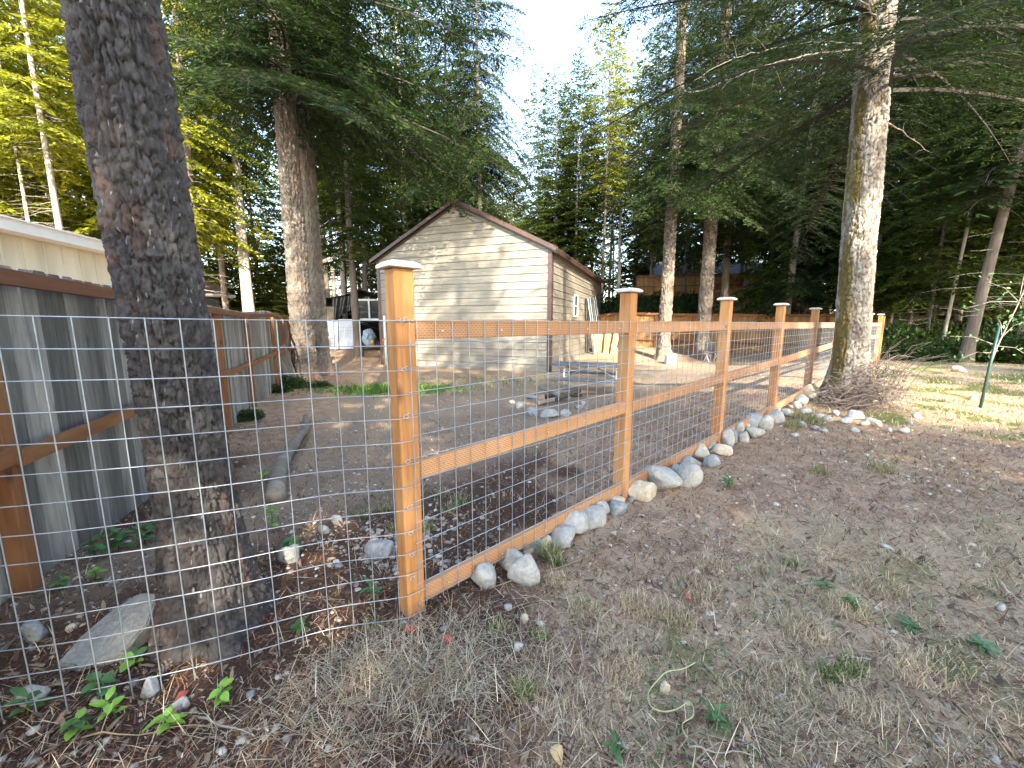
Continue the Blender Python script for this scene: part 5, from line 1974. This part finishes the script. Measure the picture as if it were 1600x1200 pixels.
# staked sapling
sb = G(1531, 638)
stk = MB().tube([sb - UP * .1, sb + Vector((.03, .0, .55)), sb + Vector((.075, .01, 1.12))], [.017, .017, .016], 8).build('green_stake', M_stake, None, sb, smooth=True)
tag(stk, 'dark green stake driven in beside the sapling on the meadow', 'stake')
sap = thing('sapling', 'small leafy sapling tied to a green stake on the right meadow', 'tree', tuple(sb + Vector((.06, .04, 0))))
base = sb + Vector((.06, .04, 0))
tips = []
stem = [base - UP * .05, base + Vector((.02, 0, .5)), base + Vector((.10, .02, .85)), base + Vector((.28, .04, 1.35)), base + Vector((.36, .05, 1.62))]
MB().tube(crom(stem, 4), [.013 - .009 * i / 16 for i in range(17)], 6).build('stem', M_deadtwig, sap, smooth=True)
rs = np.random.default_rng(9)
for i in range(13):
    f = rs.uniform(.45, 1)
    p = crom(stem, 4)[int(f * 15)]
    d = Vector((rs.uniform(-1, 1), rs.uniform(-.8, .6), rs.uniform(-.25, .5))).normalized()
    L = rs.uniform(.25, .6)
    e = p + d * L
    MB().tube([p, p + d * L * .5 + UP * .03, e - UP * .05], [.006, .004, .002], 4).build('branch', M_deadtwig, sap)
    tips += [p + d * L * q for q in (.5, .65, .8, .92, 1.0)]
lv, lf = [], []
for p in tips:
    if p.x > base.x + .55 and rs.random() < .6:
        continue
    for q in range(3):
        d = Vector(rs.normal(0, 1, 3))
        d.z -= .4
        d.normalize()
        w = d.cross(Vector(rs.normal(0, 1, 3))).normalized()
        L = rs.uniform(.04, .07)
        b = len(lv)
        c = p + Vector(rs.normal(0, .04, 3))
        lv += [c, c + d * L * .5 + w * L * .26, c + d * L, c + d * L * .5 - w * L * .26]
        lf.append((b, b + 1, b + 2, b + 3))
f = MB()
f.v, f.f = [tuple(v) for v in lv], lf
fo_ = f.build('foliage', M_leaf_green, sap)

# ------------------------------------------------------------------ small plants with countable leaves
def leaf_mesh(L, W, mat, fold=.25, curl=.25):
    prof = [(0, .02), (.18, .55), (.42, 1.0), (.7, .8), (.9, .35), (1.0, 0.0)]
    V, Fq = [], []
    for s, w in prof:
        z = -curl * L * s * s
        V += [(L * s, W * w, z + fold * W * w), (L * s, 0, z), (L * s, -W * w, z + fold * W * w)]
    for i in range(len(prof) - 1):
        for q in (0, 1):
            Fq.append((i * 3 + q, i * 3 + q + 1, i * 3 + q + 4, i * 3 + q + 3))
    me = bpy.data.meshes.new('leaf')
    me.from_pydata(V, [], Fq)
    me.polygons.foreach_set('use_smooth', [True] * len(me.polygons))
    me.materials.append(mat)
    me.update()
    return me


LM = {('b', 1): leaf_mesh(.062, .021, M_leaf_bright), ('g', 1): leaf_mesh(.060, .020, M_leaf_green), ('g', 2): leaf_mesh(.085, .014, M_leaf_green), ('b', 2): leaf_mesh(.075, .018, M_leaf_bright)}


def plant(label, px, py, n, h, kinds, size, seed, group='small green plants', name='leafy_plant', pos=None):
    rs = np.random.default_rng(seed)
    g = G(px, py) if pos is None else Vector(pos)
    g.z = gzz(g.x, g.y)
    t = thing(name, label, 'plant', tuple(g), group)
    top = g + Vector((rs.uniform(-.02, .02), rs.uniform(-.02, .02), h))
    MB().tube([g - UP * .02, (g + top) / 2 + Vector((.008, 0, 0)), top], [.0035, .003, .002], 5).build('stem', M_leaf_green, t, smooth=True)
    for i in range(n):
        f = .25 + .75 * (i + .5) / n
        p = g.lerp(top, f)
        o = link('leaf', LM[kinds[i % len(kinds)]], t)
        az = i * 2.4 + rs.uniform(-.4, .4)
        o.location = p - g
        o.rotation_euler = (rs.uniform(-.3, .3), rs.uniform(-.65, .15), az)
        s = size * .68 * rs.uniform(.75, 1.2)
        o.scale = (s, s, s)
    return t


plant('bright green leaf sprig right of the pale smooth stone, lower left', 345, 1105, 9, .07, [('b', 1)], 1.0, 1)
plant('bright green leaf sprig growing over the pale smooth stone', 268, 1140, 8, .06, [('b', 1), ('b', 2)], 1.1, 2)
plant('yellow-green upright sprig above the dark rounded stone', 183, 1125, 7, .09, [('b', 2), ('b', 1)], 1.0, 3)
plant('green sprig with pointed leaves at the bottom left, left of two brighter ones', 118, 1150, 8, .08, [('b', 1), ('g', 1)], 1.2, 4)
plant('large lobed yellow-green leaves against the wire panel below the granite rock', 205, 1045, 5, .06, [('b', 1), ('g', 1)], 1.4, 5)
plant('dull green leafy plant among dry weeds in the lower left corner', 165, 1090, 10, .10, [('g', 1)], 1.3, 6)
plant('dark green creeping plant at the lower left picture edge', 40, 1120, 10, .07, [('g', 1), ('g', 2)], 1.3, 7)
plant('fresh yellow-green bush sprig inside the wire panel right of the near trunk', 425, 832, 14, .20, [('b', 1)], 1.25, 8)
plant('dark leaved plant under the yellow-green sprig behind the wire panel', 455, 862, 14, .10, [('g', 1)], 1.5, 9)
plant('pale green small plant beside the thin grey log', 412, 752, 8, .12, [('g', 1), ('b', 1)], 1.3, 10)
plant('green vine leaves climbing by the foot of the left board fence', 228, 770, 12, .42, [('b', 1), ('g', 1)], 1.4, 11)
plant('bright clover-like leaves on the litter left of the near trunk', 148, 910, 8, .07, [('b', 1)], 1.2, 12)
plant('small bright leaves at the foot of the fence post far left', 90, 928, 10, .09, [('b', 1), ('g', 1)], 1.2, 13)
plant('dark fern-like plant along the foot of the left board fence', 185, 862, 18, .14, [('g', 2), ('g', 1)], 2.0, 14)
plant('second dark fern-like plant, farther right along the left board fence', 225, 850, 16, .13, [('g', 2), ('g', 1)], 1.9, 15)
plant('dark leafy plant left of the fern-like ones by the board fence', 150, 880, 14, .16, [('g', 1)], 1.5, 16)
plant('green weed clump on bare soil by the river stones', 1135, 760, 16, .08, [('g', 2)], 1.3, 17)
plant('lone broad leaved weed in the straw near the bottom centre', 965, 1178, 8, .04, [('g', 2)], .9, 18)
plant('broad leaved weed right of the pale string', 1120, 1140, 9, .05, [('g', 2), ('g', 1)], .9, 19)
plant('small green weed at the top of the near straw patch', 1290, 925, 9, .05, [('g', 2)], 1.1, 20)
plant('low spreading weed in the middle of the right grass', 1420, 985, 16, .03, [('g', 2)], .9, 21)
plant('low spreading weed nearest the right edge of the grass', 1530, 1015, 16, .03, [('g', 2)], .95, 22)
plant('low spreading weed left of two like it in the right grass', 1330, 950, 16, .03, [('g', 2)], .85, 23)
plant('dark small weed on the litter between panel and corner post', 470, 990, 9, .06, [('g', 1)], 1.0, 24)
plant('small weed with narrow leaves under the corner post', 585, 940, 10, .10, [('g', 2)], 1.0, 25)
for lab, px, py, k in (('curled red leaf lying below the wire panel', 297, 1088, M_leaf_red), ('tan fallen leaf in the grass at the bottom centre', 866, 1178, M_leaf_tan), ('red-brown leaf on the straw heap below the corner post', 690, 1022, M_leaf_red),
                       ('orange-brown leaf left of the red-brown one on the straw heap', 632, 1010, M_leaf_red), ('red leaf lying in the dry grass right of centre', 1070, 945, M_leaf_red)):
    g = G(px, py)
    o = link('fallen_leaf', leaf_mesh(.055, .022, k, .6, .5), None, (g.x, g.y, gzz(g.x, g.y) + .022))
    o.rotation_euler = (.2, -.2, px * .1)
    tag(o, lab, 'leaf', 'fallen leaves')

# pine cones
cone_me = None
mb = MB()
for i in range(46):
    f = i / 46
    a = i * 2.399
    z = -.035 + .07 * f
    rr = .017 * math.sin(math.pi * (.12 + .8 * f)) + .002
    p = Vector((math.cos(a) * rr * .5, math.sin(a) * rr * .5, z))
    out = Vector((math.cos(a), math.sin(a), .5)).normalized()
    side = Vector((-math.sin(a), math.cos(a), 0))
    mb.add([p - side * .004, p + side * .004, p + out * rr + side * .0055, p + out * rr * 1.15, p + out * rr - side * .0055], [(0, 1, 2, 3, 4)])
mb.tube([(0, 0, -.035), (0, 0, .034)], [.007, .003], 6)
cone_me = bpy.data.meshes.new('pine_cone')
cone_me.from_pydata(mb.v, [], mb.f)
cone_me.materials.append(M_cone)
cone_me.update()
for lab, px, py, s in (('grey pine cone in the straw left of the tan fallen leaf', 727, 1156, 1.2), ('pine cone beside the tan fallen leaf at the bottom centre', 890, 1188, 1.1), ('pine cone at the bottom edge left of centre', 706, 1190, 1.2),
                       ('pine cone on the litter by the near trunk', 262, 1046, .9), ('pine cone on the litter inside the wire panel', 540, 930, .8)):
    g = G(px, py)
    o = link('pine_cone', cone_me, None, (g.x, g.y, gzz(g.x, g.y) + .016))
    o.rotation_euler = (1.45, .1, px * .3)
    o.scale = (s, s, s)
    tag(o, lab, 'pine cone', 'pine cones')
# pale string in the grass
pp = [(1085, 1052), (1065, 1062), (1042, 1066), (1028, 1080), (1012, 1100), (1016, 1122), (1036, 1130), (1058, 1124), (1074, 1114), (1082, 1122), (1080, 1138), (1066, 1148), (1066, 1160), (1072, 1172)]
P = []
for a, b in pp:
    g = G(a, b)
    P.append(Vector((g.x, g.y, gzz(g.x, g.y) + .045)))
o = MB().tube(crom(P, 4), .0022, 6).build('string', M_vine, None, P[0], smooth=True)
tag(o, 'pale green string curling in the grass at the bottom right', 'string')
# bleached sticks
for lab, a, b, rr in (('bleached forked stick lying below the bright leaf sprig', (312, 1130), (395, 1158), .005), ('thin pale stalk lying across the lower left plants', (130, 1158), (330, 1142), .003), ('pale dry stalk leaning in the lower left corner', (0, 1120), (110, 1065), .003),
                      ('long dry stalk lying below the first bottom rail', (770, 925), (960, 862), .003), ('thin straw stalk crossing the bare soil right of the stones', (1180, 745), (1300, 790), .004), ('light brown stick lying at the bottom right of centre', (1075, 1178), (1175, 1192), .004)):
    ga, gb = G(*a), G(*b)
    pts = []
    for i in range(8):
        p = ga.lerp(gb, i / 7)
        pts.append(Vector((p.x + .008 * math.sin(i * 2.1), p.y, gzz(p.x, p.y) + .02 + .008 * math.sin(i * 1.4))))
    mb = MB().tube(pts, [rr * (1 - .6 * i / 7) for i in range(8)], 5)
    mb.tube([pts[4], pts[4] + Vector((.05, .05, .02))], [rr * .5, rr * .2], 4)
    o = mb.build('dry_stick', M_deadtwig if rr > .0035 else M_slab, None, ga, smooth=True)
    tag(o, lab, 'stick', 'dry sticks on the ground')
# ------------------------------------------------------------------ uncountable cover: pebbles, blades, needles
sr = np.random.default_rng(123)


def vis(x, y, m=60):
    """keep what lies in or close to the view"""
    z = -1.42
    d = y * math.cos(PITCH) - z * math.sin(PITCH)
    px = 800 + FPX * x / np.maximum(.05, d)
    return (px > -m * 3) & (px < 1600 + m * 3) & (y > .9)


def scatter(n, ymax, fn, xr=None, power=1.6, ymin=.95):
    """points spread so that the picture is covered evenly: dense near, thin far"""
    u = sr.random(n * 3)
    y = ymin + (ymax - ymin) * u ** power
    x = (sr.random(n * 3) * 2 - 1) * (y * 1.42 + .35)
    k = sr.random(n * 3) < fn(x, y)
    x, y = x[k][:n], y[k][:n]
    return x, y


def blades(x, y, h, w, tilt, pal, up=0.0, bendf=.5, z=None):
    n = len(x)
    z = ground_z(x, y) if z is None else z
    az = sr.uniform(0, 2 * np.pi, n)
    L = h * sr.uniform(.55, 1.3, n)
    tl = tilt * sr.uniform(.5, 1.2, n)
    d = np.stack([np.cos(az) * np.sin(tl), np.sin(az) * np.sin(tl), np.cos(tl)], -1)
    d2 = np.stack([np.cos(az) * np.sin(tl + bendf), np.sin(az) * np.sin(tl + bendf), np.maximum(-.05, np.cos(tl + bendf))], -1)
    wv = np.stack([-np.sin(az), np.cos(az), np.zeros(n)], -1) * (w * sr.uniform(.7, 1.3, n))[:, None]
    b = np.stack([x, y, z + up], -1)
    m = b + d * (L * .55)[:, None]
    t = m + d2 * (L * .5)[:, None]
    V = np.stack([b - wv, b + wv, m + wv * .8, m - wv * .8, t], 1).reshape(-1, 3)
    i = np.arange(n) * 5
    Qd = np.stack([i, i + 1, i + 2, i + 3], -1)
    T = np.stack([i + 3, i + 2, i + 4], -1)
    pal = np.array(pal)
    c = pal[sr.integers(len(pal), size=n)] * sr.uniform(.75, 1.2, (n, 1))
    return V, Qd, T, np.repeat(c, 5, 0)


def merge(parts):
    VV, QQ, TT, CC = [], [], [], []
    b = 0
    for V, Qd, T, c in parts:
        VV.append(V)
        QQ.append(Qd + b)
        TT.append(T + b)
        CC.append(c)
        b += len(V)
    return np.vstack(VV), np.vstack(QQ), np.vstack(TT), np.vstack(CC)


STRAW = [(.60, .47, .30), (.50, .38, .24), (.70, .57, .39), (.40, .29, .18), (.56, .46, .31), (.32, .24, .16)]
GREEN = [(.09, .16, .03), (.13, .20, .04), (.06, .12, .03), (.17, .21, .06)]
MIXED = STRAW + [(.25, .25, .12), (.18, .20, .08)]


def clump(x, y, f=2.0, seed=5, lo=.38, hi=.62):
    return sst(lo, hi, fbm(x * f, y * f, seed=seed))


def f_straw(x, y):
    s, yd, g, o = zone_masks(x, y)
    return s * (.18 + .82 * clump(x, y, 3.2, 41)) * vis(x, y)


def f_straw_far(x, y):
    s, yd, g, o = zone_masks(x, y)
    return s * (.3 + .7 * clump(x, y, 1.6, 44)) * vis(x, y) * (y > 3.2)


def f_green(x, y):
    s, yd, g, o = zone_masks(x, y)
    return g * clump(x, y, 3.5, 47, .45, .6) * vis(x, y)


def f_sparse(x, y):
    s, yd, g, o = zone_masks(x, y)
    return (.03 + .5 * clump(x, y, 1.7, 51, .58, .72)) * (1 - yd * .6) * vis(x, y)


parts = []
x, y = scatter(26000, 3.4, f_straw, power=1.3)
parts.append(blades(x, y, .036, .0012, 1.2, MIXED, bendf=.5))
x, y = scatter(9000, 3.4, f_straw, power=1.3)
parts.append(blades(x, y, .07, .0010, 1.5, STRAW, up=.004, bendf=.12))
x, y = scatter(20000, 15.0, f_straw_far, power=1.5)
parts.append(blades(x, y, .085, .0036, .9, MIXED, bendf=.5))
# straw heap under the corner post
n = 3400
hx = sr.normal(-.42, .40, n)
hy = sr.normal(1.40, .19, n)
k = (hy > .98) & (ts(hx, hy)[1] < -.02)
parts.append(blades(hx[k], hy[k], .12, .0008, 1.5, [(.50, .44, .32), (.40, .33, .22), (.60, .54, .42), (.26, .20, .13), (.33, .27, .18)], up=.012, bendf=.15))
# low green weeds threaded through the straw on the right
def f_weed(x, y):
    return clump(x, y, 1.5, 71, .52, .68) * (x > .4) * (ts(x, y)[1] < -.7) * vis(x, y)


x, y = scatter(6500, 4.2, f_weed, power=1.2)
parts.append(blades(x, y, .032, .0024, 1.1, [(.12, .20, .07), (.16, .24, .09), (.10, .16, .05), (.22, .26, .12)], bendf=.5))
# dead tufts with upright fans
for cx, cy, rad, n, h in [(.62, 1.78, .10, 500, .10), (.78, 1.70, .09, 450, .11), (.95, 1.88, .12, 520, .09), (1.32, 1.62, .10, 420, .10), (1.6, 1.75, .10, 400, .08), (.45, 1.45, .10, 420, .08), (1.05, 1.35, .12, 500, .09), (1.28, 1.25, .10, 420, .08), (.2, 1.28, .12, 420, .08),
                          (.85, 1.3, .1, 380, .07), (1.6, 1.4, .12, 420, .09), (.24, 1.98, .06, 200, .09), (1.9, 1.9, .12, 420, .08), (.35, 1.75, .08, 300, .08), (1.15, 2.1, .1, 300, .07)]:
    a = sr.uniform(0, 6.28, n)
    rr = rad * np.sqrt(sr.random(n))
    parts.append(blades(cx + rr * np.cos(a), cy + rr * np.sin(a), h * .62, .0011, .7, MIXED if sr.random() < .5 else STRAW, bendf=.45))
V, Qd, T, c = merge(parts)
o = link('dry_grass', mesh_np('dry_grass', V, Qd, T, [M_blade], attrs={'Col': c}))
tag(o, 'dry straw coloured grass over the right foreground and meadow', 'grass', kind='stuff')

parts = []
x, y = scatter(16000, 15.5, f_green, power=1.2)
parts.append(blades(x, y, .055, .0022, .7, GREEN, bendf=.6))
n = 3200
gx_, gy_ = sr.normal(-3.3, 1.1, n), sr.normal(10.9, .5, n)
parts.append(blades(gx_, gy_, .10, .009, .7, [(.10, .21, .03), (.14, .26, .04), (.08, .17, .03)], bendf=.6))
n = 700
gx_, gy_ = sr.normal(-.4, 1.6, n), sr.normal(12.6, .6, n)
parts.append(blades(gx_, gy_, .09, .008, .7, GREEN, bendf=.6))
for px, py, n, h, rad in [(1055, 1085, 0, .06, .05), (815, 1095, 260, .06, .035), (845, 1000, 180, .04, .04), (780, 990, 160, .05, .05), (1235, 880, 160, .04, .05), (1300, 1060, 220, .05, .05), (1330, 1050, 220, .05, .05), (600, 800, 120, .07, .05), (570, 808, 160, .08, .06),
                          (665, 830, 120, .08, .06), (700, 800, 120, .08, .06), (720, 790, 120, .10, .07), (1280, 740, 130, .10, .07), (1250, 655, 260, .14, .12), (1270, 662, 260, .14, .12), (1240, 668, 200, .12, .10), (855, 870, 260, .10, .05), (865, 880, 160, .11, .05), (690, 775, 120, .08, .06),
                          (620, 830, 160, .07, .05), (640, 812, 130, .08, .05), (585, 985, 60, .06, .05), (1375, 735, 120, .09, .1), (1490, 1050, 150, .05, .07)]:
    if not n:
        continue
    g = G(px, py)
    a = sr.uniform(0, 6.28, n)
    rr = rad * np.sqrt(sr.random(n))
    parts.append(blades(g.x + rr * np.cos(a), g.y + rr * np.sin(a), h, .0015, .6, GREEN + STRAW[:2], bendf=.5))
V, Qd, T, c = merge(parts)
o = link('green_grass', mesh_np('green_grass', V, Qd, T, [M_blade], attrs={'Col': c}))
tag(o, 'short green grass tufts in the yard and by the stones', 'grass', kind='stuff')


# needles and bits of bark lying everywhere
def f_litter(x, y):
    s, yd, g, o = zone_masks(x, y)
    return (1 - .5 * yd) * (1 - .3 * s) * vis(x, y)


NEED = [(.18, .08, .042), (.10, .05, .03), (.26, .14, .08), (.05, .03, .02), (.38, .27, .18), (.035, .024, .018), (.22, .10, .055)]
x, y = scatter(62000, 7.5, f_litter, power=1.6)
p1 = blades(x, y, .030 + .006 * y, .0009 + .0004 * y, 1.5, NEED, up=.004, bendf=.08)
x, y = scatter(2600, 6.0, f_litter, power=1.6)
p2 = blades(x, y, .05, .008, 1.5, [(.12, .07, .045), (.17, .11, .075), (.09, .055, .04), (.24, .17, .11)], up=.006, bendf=.2)
x, y = scatter(3000, 6.5, f_litter, power=1.7)
p3 = blades(x, y, .11, .0012, 1.45, STRAW, up=.010, bendf=.15)
x, y = scatter(9000, 4.5, f_litter, power=1.3)
p4 = blades(x, y, .018, .0035, 1.5, [(.34, .26, .18), (.44, .36, .27), (.04, .028, .02), (.20, .11, .07), (.12, .075, .05), (.30, .17, .10)], up=.005, bendf=.3)
V, Qd, T, c = merge([p1, p2, p3, p4])
o = link('needle_litter', mesh_np('needle_litter', V, Qd, T, [M_scatter], attrs={'Col': c}))
tag(o, 'brown fallen needles and bark bits over the ground', 'litter', kind='stuff')


# pebbles
def ico(sub):
    bm = bmesh.new()
    bmesh.ops.create_icosphere(bm, subdivisions=sub, radius=1.0)
    V = np.array([v.co for v in bm.verts])
    T = np.array([[v.index for v in f.verts] for f in bm.faces])
    bm.free()
    return V, T


PEB = np.array([(.33, .30, .26), (.42, .38, .32), (.26, .25, .24), (.46, .36, .26), (.50, .45, .38), (.31, .24, .18), (.38, .28, .20), (.22, .19, .17)])


def pebble_cloud(x, y, size, sub, up=.1):
    Vb, Tb = ico(sub)
    n = len(x)
    s = size * (.5 + 1.1 * sr.random(n) ** 2.2)
    sc = np.stack([s * sr.uniform(.8, 1.3, n), s * sr.uniform(.7, 1.1, n), s * sr.uniform(.4, .75, n)], -1)
    a = sr.uniform(0, 6.28, n)
    R = Vb[None] * (1 + .22 * (sr.random((n, len(Vb))) - .5))[..., None] * sc[:, None, :]
    X = R[..., 0] * np.cos(a)[:, None] - R[..., 1] * np.sin(a)[:, None]
    Y = R[..., 0] * np.sin(a)[:, None] + R[..., 1] * np.cos(a)[:, None]
    Z = R[..., 2] + (ground_z(x, y) + sc[:, 2] * up)[:, None]
    V = np.stack([X + x[:, None], Y + y[:, None], Z], -1).reshape(-1, 3)
    T = (Tb[None] + (np.arange(n) * len(Vb))[:, None, None]).reshape(-1, 3)
    c = PEB[sr.integers(len(PEB), size=n)] * sr.uniform(.7, 1.15, (n, 1))
    return V, T, np.repeat(c, len(Vb), 0)


def f_peb(x, y):
    s, yd, g, o = zone_masks(x, y)
    t, ss = ts(x, y)
    band = np.exp(-((ss + 1.6) / 1.3) ** 2) * (x > .3)
    gravel = np.exp(-(((x + .75) / .42) ** 2 + ((y - 2.45) / .35) ** 2))
    return np.clip((.10 + .75 * band + .6 * yd + .5 * gravel) * (1 - .9 * s) * (.4 + .6 * clump(x, y, 1.4, 61)), 0, 1) * vis(x, y)


clouds = []
x, y = scatter(1300, 3.6, f_peb, power=1.4)
clouds.append(pebble_cloud(x, y, .0085, 2))
x, y = scatter(9500, 14, f_peb, power=1.9)
clouds.append(pebble_cloud(x, y, .014, 1))
gxp = sr.normal(-.72, .24, 430)
gyp = sr.normal(2.42, .22, 430)
k = ts(gxp, gyp)[1] > .12
clouds.append(pebble_cloud(gxp[k], gyp[k], .014, 2, .2))
VV, TT, CC = [], [], []
b = 0
for V, T, c in clouds:
    VV.append(V)
    TT.append(T + b)
    CC.append(c)
    b += len(V)
o = link('pebbles', mesh_np('pebbles', np.vstack(VV), None, np.vstack(TT), [M_pebble], smooth=True, attrs={'Col': np.vstack(CC)}))
tag(o, 'small pale pebbles strewn over the bare soil', 'pebbles', kind='stuff')
